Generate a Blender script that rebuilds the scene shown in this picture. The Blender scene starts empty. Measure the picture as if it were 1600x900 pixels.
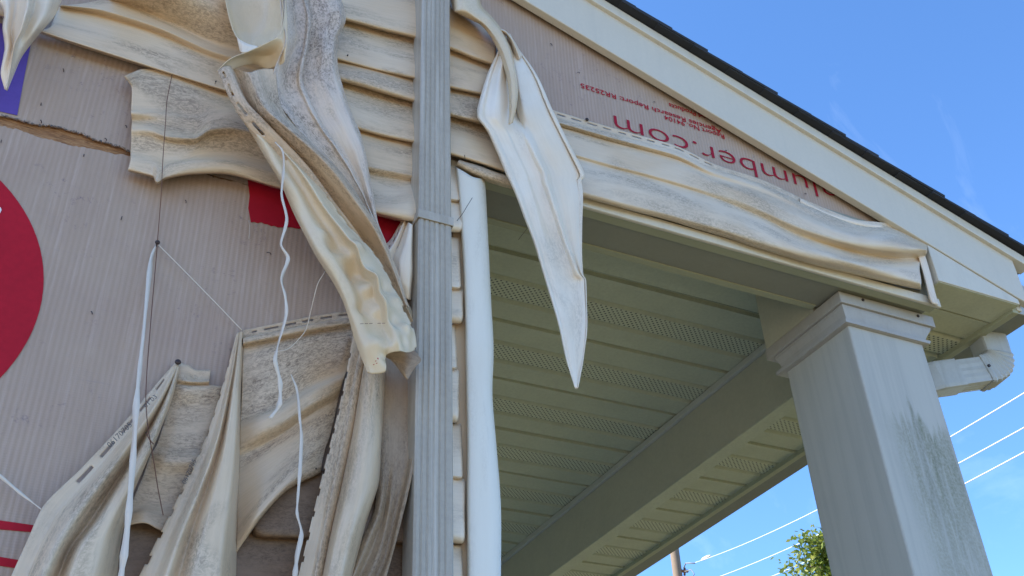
import bpy, math, random
import numpy as np
from mathutils import Vector, Matrix

# ------------------------------------------------------------------ scene, camera, light
scn = bpy.context.scene
COL = scn.collection
RND = random.Random(7)

H0 = 1.5                                   # eye height above the lawn
F_PX = 1649.17                             # focal length in photo pixels (1600 wide)
ROT = np.array([[0.90239083, -0.42926896, -0.03766892],
                [0.2192677, 0.53266559, -0.81742831],
                [0.37096155, 0.72938024, 0.57479736]])   # rows: right, down, forward
YW = 1.75                                  # plane of the wrapped wall

cam_d = bpy.data.cameras.new('camera')
cam_d.sensor_width = 36.0
cam_d.lens = F_PX / 1600 * 36
cam_d.clip_start = 0.02
cam_d.clip_end = 3000
cam = bpy.data.objects.new('camera', cam_d)
COL.objects.link(cam)
r, dn, fw = ROT
cam.matrix_world = Matrix(((r[0], -dn[0], -fw[0], 0), (r[1], -dn[1], -fw[1], 0),
                           (r[2], -dn[2], -fw[2], H0), (0, 0, 0, 1)))
scn.camera = cam

SUN_DIR = Vector((-0.66, 0.28, 0.70)).normalized()       # towards the sun: behind the house
SUN_EL = math.asin(SUN_DIR.z)
world = bpy.data.worlds.new('World')
scn.world = world
world.use_nodes = True
wn = world.node_tree
for n in list(wn.nodes):
    wn.nodes.remove(n)
w_out = wn.nodes.new('ShaderNodeOutputWorld')
w_bg = wn.nodes.new('ShaderNodeBackground')
sky = wn.nodes.new('ShaderNodeTexSky')
sky.sky_type = 'NISHITA'
sky.sun_disc = False
sky.sun_elevation = SUN_EL
sky.sun_rotation = math.atan2(SUN_DIR.x, SUN_DIR.y)
sky.altitude = 2500
sky.air_density = 0.85
sky.dust_density = 0.0
sky.ozone_density = 3.5
w_bg.inputs['Strength'].default_value = 0.15
# thin cirrus wisps all over the sky
w_tc = wn.nodes.new('ShaderNodeTexCoord')
w_map = wn.nodes.new('ShaderNodeMapping')
w_map.inputs['Scale'].default_value = (2.2, 5.5, 2.6)
w_map.inputs['Rotation'].default_value = (0.4, 0.3, 0.8)
w_ns = wn.nodes.new('ShaderNodeTexNoise')
w_ns.inputs['Scale'].default_value = 1.6
w_ns.inputs['Detail'].default_value = 7
w_ns.inputs['Roughness'].default_value = 0.62
w_ns.inputs['Distortion'].default_value = 0.9
w_rp = wn.nodes.new('ShaderNodeValToRGB')
w_rp.color_ramp.elements[0].position = 0.56
w_rp.color_ramp.elements[0].color = (0, 0, 0, 1)
w_rp.color_ramp.elements[1].position = 0.85
w_rp.color_ramp.elements[1].color = (0.07, 0.07, 0.07, 1)
w_mx = wn.nodes.new('ShaderNodeMix')
w_mx.data_type = 'RGBA'
w_mx.inputs['B'].default_value = (7.5, 8.0, 8.6, 1)
wn.links.new(w_tc.outputs['Generated'], w_map.inputs['Vector'])
wn.links.new(w_map.outputs['Vector'], w_ns.inputs['Vector'])
wn.links.new(w_ns.outputs['Fac'], w_rp.inputs['Fac'])
wn.links.new(w_rp.outputs['Color'], w_mx.inputs['Factor'])
w_hs = wn.nodes.new('ShaderNodeHueSaturation')
w_hs.inputs['Saturation'].default_value = 1.12
wn.links.new(sky.outputs['Color'], w_hs.inputs['Color'])
wn.links.new(w_hs.outputs['Color'], w_mx.inputs['A'])
wn.links.new(w_mx.outputs['Result'], w_bg.inputs['Color'])
wn.links.new(w_bg.outputs['Background'], w_out.inputs['Surface'])

sun_d = bpy.data.lights.new('sun', 'SUN')
sun_d.energy = 4.2
sun_d.angle = math.radians(0.5)
sun_d.color = (1.0, 0.94, 0.84)
sun = bpy.data.objects.new('sun', sun_d)
sun.rotation_euler = SUN_DIR.to_track_quat('Z', 'Y').to_euler()
sun.location = SUN_DIR * 60
COL.objects.link(sun)

vs = scn.view_settings
vs.view_transform = 'Standard'
vs.look = 'None'
vs.gamma = 1.0
vs.use_curve_mapping = False
vs.exposure = 1.72
scn.render.engine = 'CYCLES'
scn.cycles.max_bounces = 8
scn.cycles.diffuse_bounces = 5


# ------------------------------------------------------------------ helpers
def ray(px, py):
    return ROT.T @ np.array([(px - 800) / F_PX, (py - 450) / F_PX, 1.0])


def W(px, py, d=0.0):
    """point seen at photo pixel px,py that stands d metres in front of the wall plane"""
    v = ray(px, py)
    v = v * (YW - d) / v[1]
    return Vector((v[0], v[1], v[2] + H0))


def atX(px, py, X):
    v = ray(px, py); v = v * X / v[0]
    return Vector((v[0], v[1], v[2] + H0))


def atZ(px, py, Z):
    v = ray(px, py); v = v * (Z - H0) / v[2]
    return Vector((v[0], v[1], v[2] + H0))


def far(px, py, dist):
    v = ray(px, py); v = v / np.linalg.norm(v) * dist
    return Vector((v[0], v[1], v[2] + H0))


def tag(o, label=None, cat=None, group=None, kind=None):
    if label: o['label'] = label
    if cat: o['category'] = cat
    if group: o['group'] = group
    if kind: o['kind'] = kind
    return o


def empty(name, loc=(0, 0, 0)):
    o = bpy.data.objects.new(name, None)
    o.empty_display_size = 0.1
    o.location = loc
    COL.objects.link(o)
    return o


def put(name, me, mat=None, parent=None):
    o = bpy.data.objects.new(name, me)
    COL.objects.link(o)
    if mat is not None and not me.materials:
        me.materials.append(mat)
    if parent is not None:
        o.parent = parent
        top = parent
        off = Vector()
        while top is not None:
            off += top.location
            top = top.parent
        o.matrix_parent_inverse = Matrix.Translation(-off)
    return o


def mesh(name, verts, faces, smooth=False, uvs=None):
    me = bpy.data.meshes.new(name)
    me.from_pydata([tuple(v) for v in verts], [], faces)
    if uvs is not None:
        uvl = me.uv_layers.new(name='UVMap')
        vi = np.empty(len(me.loops), dtype=np.int32)
        me.loops.foreach_get('vertex_index', vi)
        uvl.data.foreach_set('uv', np.asarray(uvs, dtype=np.float32)[vi].ravel())
    if smooth:
        me.polygons.foreach_set('use_smooth', [True] * len(me.polygons))
    me.update()
    return me


class MB:
    def __init__(s): s.v = []; s.f = []
    def add(s, v, f):
        b = len(s.v); s.v += [tuple(p) for p in v]; s.f += [tuple(i + b for i in q) for q in f]
    def box(s, x0, x1, y0, y1, z0, z1):
        s.add([(x0, y0, z0), (x1, y0, z0), (x1, y1, z0), (x0, y1, z0), (x0, y0, z1), (x1, y0, z1), (x1, y1, z1), (x0, y1, z1)],
              [(3, 2, 1, 0), (4, 5, 6, 7), (0, 1, 5, 4), (1, 2, 6, 5), (2, 3, 7, 6), (3, 0, 4, 7)])
    def prism(s, poly, y0, y1):
        """poly of (x,z), extruded in y"""
        n = len(poly)
        v = [(x, y0, z) for x, z in poly] + [(x, y1, z) for x, z in poly]
        s.add(v, [tuple(range(n)), tuple(range(2 * n - 1, n - 1, -1))] +
              [(i, i + n, (i + 1) % n + n, (i + 1) % n) for i in range(n)])
    def tube(s, pts, rad, k=8, caps=True):
        pts = [Vector(p) for p in pts]
        n = len(pts)
        rads = rad if isinstance(rad, (list, tuple)) else [rad] * n
        t = (pts[1] - pts[0]).normalized()
        up = Vector((0, 0, 1)) if abs(t.z) < .9 else Vector((1, 0, 0))
        a = t.cross(up).normalized()
        v = []
        for i, p in enumerate(pts):
            t = (pts[min(i + 1, n - 1)] - pts[max(i - 1, 0)]).normalized()
            a = (a - t * a.dot(t)).normalized()
            b = t.cross(a)
            for j in range(k):
                q = 2 * math.pi * j / k
                v.append(p + (a * math.cos(q) + b * math.sin(q)) * rads[i])
        f = [(i * k + j, i * k + (j + 1) % k, (i + 1) * k + (j + 1) % k, (i + 1) * k + j) for i in range(n - 1) for j in range(k)]
        if caps:
            f += [tuple(range(k - 1, -1, -1)), tuple(range((n - 1) * k, n * k))]
        s.add(v, f)
    def build(s, name, mat, parent=None, smooth=False, bevel=0, label=None):
        me = mesh(name, s.v, s.f, smooth)
        o = put(name, me, mat, parent)
        if bevel:
            m = o.modifiers.new('bevel', 'BEVEL')
            m.width = bevel; m.segments = 2; m.limit_method = 'ANGLE'; m.angle_limit = math.radians(40)
        if label: o['label'] = label
        return o


def pchip(t, P, ts):
    """monotone cubic interpolation; P (n, ...) values at knots t"""
    t = np.asarray(t, float); P = np.asarray(P, float)
    h = np.diff(t)
    sh = (len(h),) + (1,) * (P.ndim - 1)
    dl = np.diff(P, axis=0) / h.reshape(sh)
    m = np.zeros_like(P)
    if len(t) == 2:
        m[:] = dl[0]
    else:
        h0, h1 = h[:-1].reshape((-1,) + sh[1:]), h[1:].reshape((-1,) + sh[1:])
        w1, w2 = 2 * h1 + h0, h1 + 2 * h0
        a, b = dl[:-1], dl[1:]
        ok = (a * b) > 0
        with np.errstate(divide='ignore', invalid='ignore'):
            mm = (w1 + w2) / (w1 / a + w2 / b)
        m[1:-1] = np.where(ok, mm, 0)
        m[0] = dl[0]; m[-1] = dl[-1]
    k = np.clip(np.searchsorted(t, ts, side='right') - 1, 0, len(h) - 1)
    hs = h[k].reshape((-1,) + sh[1:])
    s = ((ts - t[k]).reshape((-1,) + sh[1:])) / hs
    return (P[k] * (2 * s**3 - 3 * s**2 + 1) + m[k] * hs * (s**3 - 2 * s**2 + s)
            + P[k + 1] * (-2 * s**3 + 3 * s**2) + m[k + 1] * hs * (s**3 - s**2))


def smooth_noise(u, v, seed, waves=9, lo=6, hi=40):
    g = np.random.default_rng(seed)
    out = np.zeros(np.broadcast(u, v).shape)
    for i in range(waves):
        fr = lo * (hi / lo) ** (i / (waves - 1)); an = g.uniform(0, 6.283)
        out += np.sin(fr * (u * math.cos(an) + v * math.sin(an)) + g.uniform(0, 6.283)) * (lo / fr) ** .6
    return out / 2.2


def sheet(name, rows, mat, parent=None, nu=70, nv=48, amp=0.0015, seed=1, thick=0.0014,
          slots=None, teeth=None, swap=False, back=None, lo=6, hi=40, label=None, ragged=0.0, bumps=None):
    """a bent vinyl sheet: rows of (px, py, d) control points, monotone-interpolated both ways.
    slots: list of (row_from, row_to, period, length, u0, u1) cut out of the nailing hem."""
    n = len(rows[0])
    C = np.array([[list(W(*p)) for p in rw] for rw in rows])       # (R, n, 3)
    tu = np.arange(n, dtype=float)
    us = np.linspace(0, n - 1, nu)
    # arc-length-ish respacing of u
    ctr = pchip(tu, C.mean(0), us)
    al = np.r_[0, np.cumsum(np.linalg.norm(np.diff(ctr, axis=0), axis=1))]
    us = np.interp(np.linspace(0, al[-1], nu), al, us)
    G = np.stack([pchip(tu, C[i], us) for i in range(len(rows))])  # (R, nu, 3)
    tv = np.r_[0, np.cumsum(np.maximum(np.linalg.norm(np.diff(G, axis=0), axis=2).mean(1), 1e-4))]
    knots = tv
    seg = np.maximum(1, np.round(np.diff(knots) / knots[-1] * nv).astype(int))
    seg = np.maximum(seg, 2)
    for sl in (slots or []): seg[sl[0]] = max(seg[sl[0]], 8)
    for sl in (teeth or []): seg[min(sl[0], sl[1])] = max(seg[min(sl[0], sl[1])], 4)
    vs_ = np.concatenate([np.linspace(knots[i], knots[i + 1], seg[i], endpoint=False) for i in range(len(seg))] + [[knots[-1]]])
    P = pchip(knots, G, vs_)                                       # (NV, nu, 3)
    NV = len(vs_)
    L = al[-1]
    uu = np.linspace(0, L, nu)[None, :].repeat(NV, 0)
    vv = vs_[:, None].repeat(nu, 1)
    if amp:
        P[:, :, 1] -= amp * smooth_noise(uu, vv, seed, lo=lo, hi=hi)
    for (bx_, by_, br_, ba_) in (bumps or []):
        c0_ = W(bx_, by_, .16); e0_ = (W(bx_ + br_, by_, .16) - c0_).length
        q2 = (P[:, :, 0] - c0_.x) ** 2 + (P[:, :, 2] - c0_.z) ** 2
        P[:, :, 1] -= ba_ * np.exp(-q2 / (e0_ * e0_))
    if ragged:
        g = np.random.default_rng(seed + 5)
        for col, s in ((0, -1), (nu - 1, 1)):
            P[:, col, :] += (P[:, col, :] - P[:, col - s if s > 0 else 1, :]) * g.uniform(-ragged, ragged, (NV, 1))
    keep = np.ones((NV - 1, nu - 1), bool)
    um = (uu[:-1, :-1] + uu[:-1, 1:]) / 2
    vm = (vv[:-1, :-1] + vv[1:, :-1]) / 2
    for (a, b, per, ln, u0, u1) in (slots or []):
        va = knots[a] + (knots[b] - knots[a]) * .43
        vb = knots[a] + (knots[b] - knots[a]) * .62
        keep &= ~((vm > va) & (vm < vb) & ((um % per) < ln) & (um > u0 * L) & (um < u1 * L))
    for (a, b, per, ln, u0, u1) in (teeth or []):
        lo_, hi_ = sorted((knots[a], knots[b])) if a < b else (0, 0)
        lo_, hi_ = (lo_, lo_ + (hi_ - lo_) * .6) if a == 0 else (hi_ - (hi_ - lo_) * .6, hi_)
        keep &= ~((vm >= lo_) & (vm <= hi_) & ((um % per) < ln) & (um > u0 * L) & (um < u1 * L))
    idx = np.arange(NV * nu).reshape(NV, nu)
    faces = [(int(idx[i, j]), int(idx[i, j + 1]), int(idx[i + 1, j + 1]), int(idx[i + 1, j]))
             for i in range(NV - 1) for j in range(nu - 1) if keep[i, j]]
    uv = np.stack([uu, vv], 2).reshape(-1, 2) + (seed * 1.37, seed * .73)
    if swap: uv = uv[:, ::-1]
    me = mesh(name, P.reshape(-1, 3), faces, True, uv)
    o = put(name, me, mat, parent)
    if back is not None: me.materials.append(back)
    md = o.modifiers.new('thickness', 'SOLIDIFY')
    md.thickness = thick; md.offset = 0
    if back is not None: md.material_offset = 1
    if label: o['label'] = label
    return o


# ------------------------------------------------------------------ materials
def new_mat(name):
    m = bpy.data.materials.new(name); m.use_nodes = True
    nt = m.node_tree
    return m, nt, nt.nodes['Principled BSDF']


def N(nt, typ, **kw):
    n = nt.nodes.new(typ)
    for k, v in kw.items():
        if k in n.inputs: n.inputs[k].default_value = v
        else: setattr(n, k, v)
    return n


def ramp(nt, src, stops):
    n = nt.nodes.new('ShaderNodeValToRGB')
    e = n.color_ramp.elements
    while len(e) > 1: e.remove(e[-1])
    e[0].position = stops[0][0]; c = stops[0][1]; e[0].color = (c, c, c, 1) if not isinstance(c, tuple) else c + (1,)
    for p, c in stops[1:]:
        x = e.new(p); x.color = (c, c, c, 1) if not isinstance(c, tuple) else c + (1,)
    nt.links.new(src, n.inputs['Fac'])
    return n.outputs['Color']


def mix(nt, fac, a, b, blend='MIX'):
    n = nt.nodes.new('ShaderNodeMix'); n.data_type = 'RGBA'; n.blend_type = blend
    for s, v in (('Factor', fac), ('A', a), ('B', b)):
        if isinstance(v, (int, float)): n.inputs[s].default_value = v
        elif isinstance(v, tuple): n.inputs[s].default_value = v + (1,)
        else: nt.links.new(v, n.inputs[s])
    return n.outputs['Result']


def math_n(nt, op, a, b=None, c=None):
    n = nt.nodes.new('ShaderNodeMath'); n.operation = op
    for i, v in enumerate((a, b, c)):
        if v is None: continue
        if isinstance(v, (int, float)): n.inputs[i].default_value = v
        else: nt.links.new(v, n.inputs[i])
    return n.outputs[0]


def noise(nt, vec, scale, detail=5, rough=.6, dist=0.0, st=(1, 1, 1), loc=(0, 0, 0)):
    mp = nt.nodes.new('ShaderNodeMapping')
    mp.inputs['Scale'].default_value = st; mp.inputs['Location'].default_value = loc
    nt.links.new(vec, mp.inputs['Vector'])
    n = nt.nodes.new('ShaderNodeTexNoise')
    n.inputs['Scale'].default_value = scale; n.inputs['Detail'].default_value = detail
    n.inputs['Roughness'].default_value = rough; n.inputs['Distortion'].default_value = dist
    nt.links.new(mp.outputs['Vector'], n.inputs['Vector'])
    return n.outputs['Fac']


def bump(nt, bs, h, strength, dist):
    b = nt.nodes.new('ShaderNodeBump')
    b.inputs['Strength'].default_value = strength; b.inputs['Distance'].default_value = dist
    nt.links.new(h, b.inputs['Height'])
    nt.links.new(b.outputs['Normal'], bs.inputs['Normal'])


def vinyl(name, base, dirt, amount, rough=.42, tan=.35, grain=.35, thr=(.42, .60), worms=.0):
    m, nt, bs = new_mat(name)
    uv = nt.nodes.new('ShaderNodeUVMap').outputs['UV']
    gr = noise(nt, uv, 1.0, 4, .6, .4, (14, 240, 1))
    patch = ramp(nt, noise(nt, uv, 4.2, 4, .55, .7, (.7, 2.6, 1)), [(thr[0], 0.0), (thr[1], 1.0)])
    spk = ramp(nt, noise(nt, uv, 150, 5, .75, .8, (.7, 1.5, 1)), [(.45, 0.0), (.55, 1.0)])
    clot = ramp(nt, noise(nt, uv, 30, 5, .65, 1.0, (.8, 1.3, 1), (2, 5, 0)), [(.38, .25), (.60, 1.0)])
    worm = ramp(nt, noise(nt, uv, 34, 4, .6, 2.2, (.9, 1.3, 1), (3, 1, 0)), [(.45, 1.0), (.49, 1 - worms), (.515, 1 - worms), (.55, 1.0)])
    gl = ramp(nt, gr, [(.40, 0.0), (.62, 1.0)])
    fac = mix(nt, 1.0, mix(nt, 1.0, patch, mix(nt, .42, spk, mix(nt, 1.0, clot, ramp(nt, gr, [(.35, .45), (.6, 1.0)]), 'MULTIPLY')), 'MULTIPLY'), worm, 'MULTIPLY')
    fac = math_n(nt, 'MULTIPLY', fac, amount)
    tn = ramp(nt, noise(nt, uv, 3.2, 4, .55, .6, (1, 1.5, 1), (7, 2, 0)), [(.40, 0.0), (.66, tan)])
    b2 = mix(nt, tn, base, (base[0] * .84, base[1] * .72, base[2] * .56))
    b3 = mix(nt, math_n(nt, 'MULTIPLY', gl, grain * .2), b2, dirt)
    col = mix(nt, fac, b3, dirt)
    nt.links.new(col, bs.inputs['Base Color'])
    nt.links.new(math_n(nt, 'MULTIPLY_ADD', fac, .3, rough), bs.inputs['Roughness'])
    bs.inputs['Specular IOR Level'].default_value = .5
    h = math_n(nt, 'ADD', math_n(nt, 'MULTIPLY', gl, grain), math_n(nt, 'MULTIPLY', spk, .4))
    bump(nt, bs, h, .4, .0005)
    return m


CREAM = (.70, .54, .37)
M = {}
M['vinyl'] = vinyl('vinyl_mildewed', CREAM, (.21, .145, .092), .80, .28, .5, .45, thr=(.45, .60))
M['vinyl_heavy'] = vinyl('vinyl_heavy_mildew', (.64, .485, .335), (.16, .106, .066), .90, .36, .5, .5, thr=(.40, .56), worms=.55)
M['vinyl_brown'] = vinyl('vinyl_brown_grime', (.42, .31, .205), (.14, .095, .06), .85, .42, .6, .5, thr=(.38, .58), worms=.4)
M['vinyl_dark'] = vinyl('vinyl_gap_shade_grime', (.24, .15, .085), (.085, .052, .03), .8, .5, .6, .5, thr=(.38, .58), worms=.5)  # shade of the gap behind the drapes put into the base; mottling is grime
M['vinyl_light'] = vinyl('vinyl_pale', (.82, .685, .53), (.24, .17, .11), .62, .28, .35, .35, thr=(.50, .66))
M['vinyl_back'] = vinyl('vinyl_back', (.69, .55, .37), (.42, .32, .20), .25, .20, .4, .02)
M['vinyl_white'] = vinyl('vinyl_white', (.76, .71, .61), (.40, .35, .27), .50, .36, .15, .10, thr=(.5, .75))
M['vinyl_spear'] = vinyl('vinyl_cream', (.82, .725, .60), (.30, .245, .18), .60, .28, .45, .25, thr=(.50, .68))
M['vinyl_beam'] = vinyl('vinyl_beam', (.70, .575, .43), (.22, .165, .11), .70, .28, .6, .3, thr=(.45, .64))
M['vinyl_grey'] = vinyl('vinyl_greyed', (.70, .57, .455), (.165, .118, .085), .95, .26, .2, .5, thr=(.36, .54), worms=.55)


def painted(name, base, rough=.45, mott=.12, bumpy=.2, streak=None, spec=.5):
    m, nt, bs = new_mat(name)
    oc = nt.nodes.new('ShaderNodeTexCoord').outputs['Object']
    a = ramp(nt, noise(nt, oc, 7, 6, .65, .4), [(.35, 0.0), (.7, 1.0)])
    b = ramp(nt, noise(nt, oc, 90, 4, .6), [(.40, 0.0), (.75, 1.0)])
    col = mix(nt, math_n(nt, 'MULTIPLY', a, mott), base, tuple(c * .62 for c in base))
    col = mix(nt, math_n(nt, 'MULTIPLY', b, mott * .8), col, tuple(c * .5 for c in base))
    if streak:
        s = ramp(nt, noise(nt, oc, 1, 6, .65, .5, (38, 38, 1.6)), [(.48, 0.0), (.72, 1.0)])
        col = mix(nt, math_n(nt, 'MULTIPLY', s, streak[1]), col, streak[0])
    nt.links.new(col, bs.inputs['Base Color'])
    bs.inputs['Roughness'].default_value = rough
    bs.inputs['Specular IOR Level'].default_value = spec
    bump(nt, bs, noise(nt, oc, 160, 3, .6), bumpy, .0006)
    return m


M['trim'] = painted('white_trim_paint', (.63, .57, .46), .42, .10, .15, ((.34, .31, .25), .18))
M['rake'] = painted('rake_paint', (.61, .545, .435), .45, .10, .15, ((.42, .39, .32), .12))
M['soffit'] = painted('almond_soffit', (.56, .56, .395), .5, .32, .12)
M['soffit_edge'] = painted('soffit_edge', (.38, .38, .25), .5, .14, .12)
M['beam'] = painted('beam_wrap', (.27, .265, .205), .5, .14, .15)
M['alu'] = painted('grey_aluminium', (.41, .355, .28), .34, .30, .2, ((.64, .59, .51), .6))
M['gutter'] = painted('gutter_metal', (.45, .45, .42), .45, .2, .2, ((.22, .20, .16), .35))
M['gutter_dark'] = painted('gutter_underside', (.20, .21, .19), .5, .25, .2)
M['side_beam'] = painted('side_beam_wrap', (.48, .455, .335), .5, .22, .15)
M['crown'] = painted('crown_channel', (.50, .49, .42), .5, .2, .15)
M['dark_gap'] = painted('old_wood', (.10, .075, .055), .8, .4, .5)
M['deck_wood'] = painted('deck_wood', (.22, .16, .11), .8, .4, .5)
M['nail'] = painted('rusty_nail', (.035, .02, .018), .55, .3, .3)
M['wire'] = painted('brown_wire', (.15, .065, .035), .6, .3, .3)
M['strip'] = painted('white_strip', (.66, .57, .47), .4, .12, .1)
M['red'] = painted('red_print', (.42, .008, .022), .65, .35, .3, None, .2)
M['darkred'] = painted('dark_red_print', (.34, .010, .028), .65, .35, .3, None, .2)
M['purple'] = painted('purple_print', (.115, .07, .32), .65, .3, .3, None, .2)
M['white_print'] = painted('white_print', (.7, .7, .7), .5, .2, .2)
M['ink'] = painted('grey_ink', (.10, .09, .08), .5, .3, .1)
M['shingle'] = painted('black_shingle', (.028, .029, .034), .9, .4, 1.0)
M['pole'] = painted('pole_wood', (.20, .14, .095), .8, .35, .6, ((.16, .12, .09), .6))
M['cable'] = painted('cable', (.62, .62, .62), .4, .05, .05)
M['insul'] = painted('hardware', (.20, .20, .21), .5, .2, .2)
M['concrete'] = painted('concrete', (.30, .28, .25), .8, .25, .4)
M['bounce'] = painted('bounce_slab_concrete', (.42, .35, .265), .85, .2, .4)  # warm pale colour for the added light-bouncing slab
M['body'] = painted('wall_paint', (.55, .52, .46), .6, .15, .2)


def column_mat():
    m, nt, bs = new_mat('column_mildew')
    oc = nt.nodes.new('ShaderNodeTexCoord').outputs['Object']
    base = (.46, .43, .365)
    a = ramp(nt, noise(nt, oc, 6, 6, .65, .4), [(.35, 0.0), (.7, 1.0)])
    col = mix(nt, math_n(nt, 'MULTIPLY', a, .16), base, (.36, .335, .28))
    sx = nt.nodes.new('ShaderNodeSeparateXYZ'); nt.links.new(oc, sx.inputs[0])
    # mildew: runs down the front face from a ragged upper edge, mostly on its right half
    mx = ramp(nt, sx.outputs['X'], [(0.0, 0.0), (.05, .12), (.11, .8), (.19, 1.0), (.27, .8)])
    wob = noise(nt, oc, 1, 4, .6, .3, (28, 28, 3))
    zz = math_n(nt, 'ADD', sx.outputs['Z'], math_n(nt, 'MULTIPLY', math_n(nt, 'SUBTRACT', wob, .5), .35))
    mrz = nt.nodes.new('ShaderNodeMapRange')
    mrz.inputs['From Min'].default_value = 2.15; mrz.inputs['From Max'].default_value = 3.0
    nt.links.new(zz, mrz.inputs['Value'])
    mz = ramp(nt, mrz.outputs[0], [(0.0, .35), (.30, .6), (.62, 1.0), (.76, 1.0), (.81, 0.0)])
    st = ramp(nt, noise(nt, oc, 1, 6, .7, .6, (46, 46, 6)), [(.28, 0.0), (.55, 1.0)])
    fine = ramp(nt, noise(nt, oc, 120, 4, .7), [(.30, .35), (.6, 1.0)])
    f = mix(nt, 1.0, mix(nt, 1.0, mx, mz, 'MULTIPLY'), mix(nt, 1.0, st, fine, 'MULTIPLY'), 'MULTIPLY')
    col = mix(nt, math_n(nt, 'MULTIPLY', f, .95), col, (.17, .16, .075))
    st2 = ramp(nt, noise(nt, oc, 1, 5, .65, .4, (30, 30, 1.2), (4, 2, 1)), [(.45, 0.0), (.75, .34)])
    col = mix(nt, st2, col, (.24, .225, .20))
    nt.links.new(col, bs.inputs['Base Color'])
    bs.inputs['Roughness'].default_value = .5
    bump(nt, bs, noise(nt, oc, 120, 4, .6), .2, .0008)
    return m


M['column'] = column_mat()


def wrap_mat():
    m, nt, bs = new_mat('house_wrap')
    oc = nt.nodes.new('ShaderNodeTexCoord').outputs['Object']
    sx = nt.nodes.new('ShaderNodeSeparateXYZ'); nt.links.new(oc, sx.inputs[0])
    wob = noise(nt, oc, 3, 3, .5, 0)
    xx = math_n(nt, 'ADD', sx.outputs['X'], math_n(nt, 'MULTIPLY', wob, .006))
    rib = math_n(nt, 'SINE', math_n(nt, 'MULTIPLY', xx, 2 * math.pi / .0105))
    rib01 = math_n(nt, 'MULTIPLY_ADD', rib, .5, .5)
    weave = math_n(nt, 'SINE', math_n(nt, 'MULTIPLY', sx.outputs['Z'], 2 * math.pi / .0045))
    weave = math_n(nt, 'MULTIPLY_ADD', weave, .5, .5)
    base = (.40, .295, .215)
    var = ramp(nt, noise(nt, oc, 2.6, 6, .6, .5), [(.35, 0.0), (.68, 1.0)])
    col = mix(nt, math_n(nt, 'MULTIPLY', var, .55), base, (.30, .195, .145))
    amt = ramp(nt, noise(nt, oc, 5, 4, .6, .2, (1, 1, .5), (5, 1, 2)), [(.3, .12), (.7, .5)])
    col = mix(nt, mix(nt, 1.0, rib01, amt, 'MULTIPLY'), col, (.50, .37, .305))
    vs1 = ramp(nt, noise(nt, oc, 1, 5, .7, .2, (160, 10, 5)), [(.52, 0.0), (.72, .35)])
    col = mix(nt, vs1, col, (.56, .435, .375))
    spk = ramp(nt, noise(nt, oc, 70, 6, .78, .3), [(.57, 0.0), (.68, .85)])
    big = ramp(nt, noise(nt, oc, 7, 3, .6, .2), [(.48, 0.0), (.62, 1.0)])
    col = mix(nt, mix(nt, 1.0, spk, big, 'MULTIPLY'), col, (.16, .11, .13))
    hz = ramp(nt, noise(nt, oc, 1, 5, .7, .3, (5, 5, 120)), [(.60, 0.0), (.72, .22)])
    col = mix(nt, hz, col, (.25, .20, .21))
    nt.links.new(col, bs.inputs['Base Color'])
    bs.inputs['Roughness'].default_value = .5
    bs.inputs['Specular IOR Level'].default_value = .35
    h = math_n(nt, 'ADD', math_n(nt, 'ADD', rib01, math_n(nt, 'MULTIPLY', weave, .35)), math_n(nt, 'MULTIPLY', noise(nt, oc, 9, 5, .6, .8, (1, 1, 1.6)), 7.0))
    bump(nt, bs, h, .35, .0009)
    return m


M['wrap'] = wrap_mat()


def osb_mat():
    m, nt, bs = new_mat('torn_wood')
    oc = nt.nodes.new('ShaderNodeTexCoord').outputs['Object']
    n = noise(nt, oc, 1, 6, .7, 1.0, (30, 30, 190))
    c = ramp(nt, n, [(.3, (.12, .05, .022)), (.5, (.34, .165, .07)), (.7, (.50, .30, .15))])
    nt.links.new(c, bs.inputs['Base Color'])
    bs.inputs['Roughness'].default_value = .85
    bump(nt, bs, n, .8, .004)
    return m


M['osb'] = osb_mat()


def vent_mat():
    m, nt, bs = new_mat('perforated_soffit')
    oc = nt.nodes.new('ShaderNodeTexCoord').outputs['Object']
    sx = nt.nodes.new('ShaderNodeSeparateXYZ'); nt.links.new(oc, sx.inputs[0])
    p = .019
    u = math_n(nt, 'DIVIDE', sx.outputs['X'], p)
    v = math_n(nt, 'DIVIDE', sx.outputs['Y'], p)
    a = math_n(nt, 'ADD', u, v); b = math_n(nt, 'SUBTRACT', u, v)
    fa = math_n(nt, 'SUBTRACT', math_n(nt, 'FRACT', a), .5)
    fb = math_n(nt, 'SUBTRACT', math_n(nt, 'FRACT', b), .5)
    d = math_n(nt, 'ADD', math_n(nt, 'MULTIPLY', fa, fa), math_n(nt, 'MULTIPLY', fb, fb))
    hole = math_n(nt, 'LESS_THAN', d, .062)
    col = mix(nt, hole, (.56, .56, .395), (.06, .06, .042))
    nt.links.new(col, bs.inputs['Base Color'])
    bs.inputs['Roughness'].default_value = .5
    return m


M['vent'] = vent_mat()


def lawn_mat():
    m, nt, bs = new_mat('lawn')
    oc = nt.nodes.new('ShaderNodeTexCoord').outputs['Object']
    a = noise(nt, oc, .6, 6, .65)
    c = ramp(nt, a, [(.3, (.10, .088, .03)), (.55, (.16, .135, .048)), (.75, (.24, .19, .08))])
    nt.links.new(c, bs.inputs['Base Color'])
    bs.inputs['Roughness'].default_value = .9
    bump(nt, bs, noise(nt, oc, 40, 4, .7), .6, .03)
    return m


M['lawn'] = lawn_mat()


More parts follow.
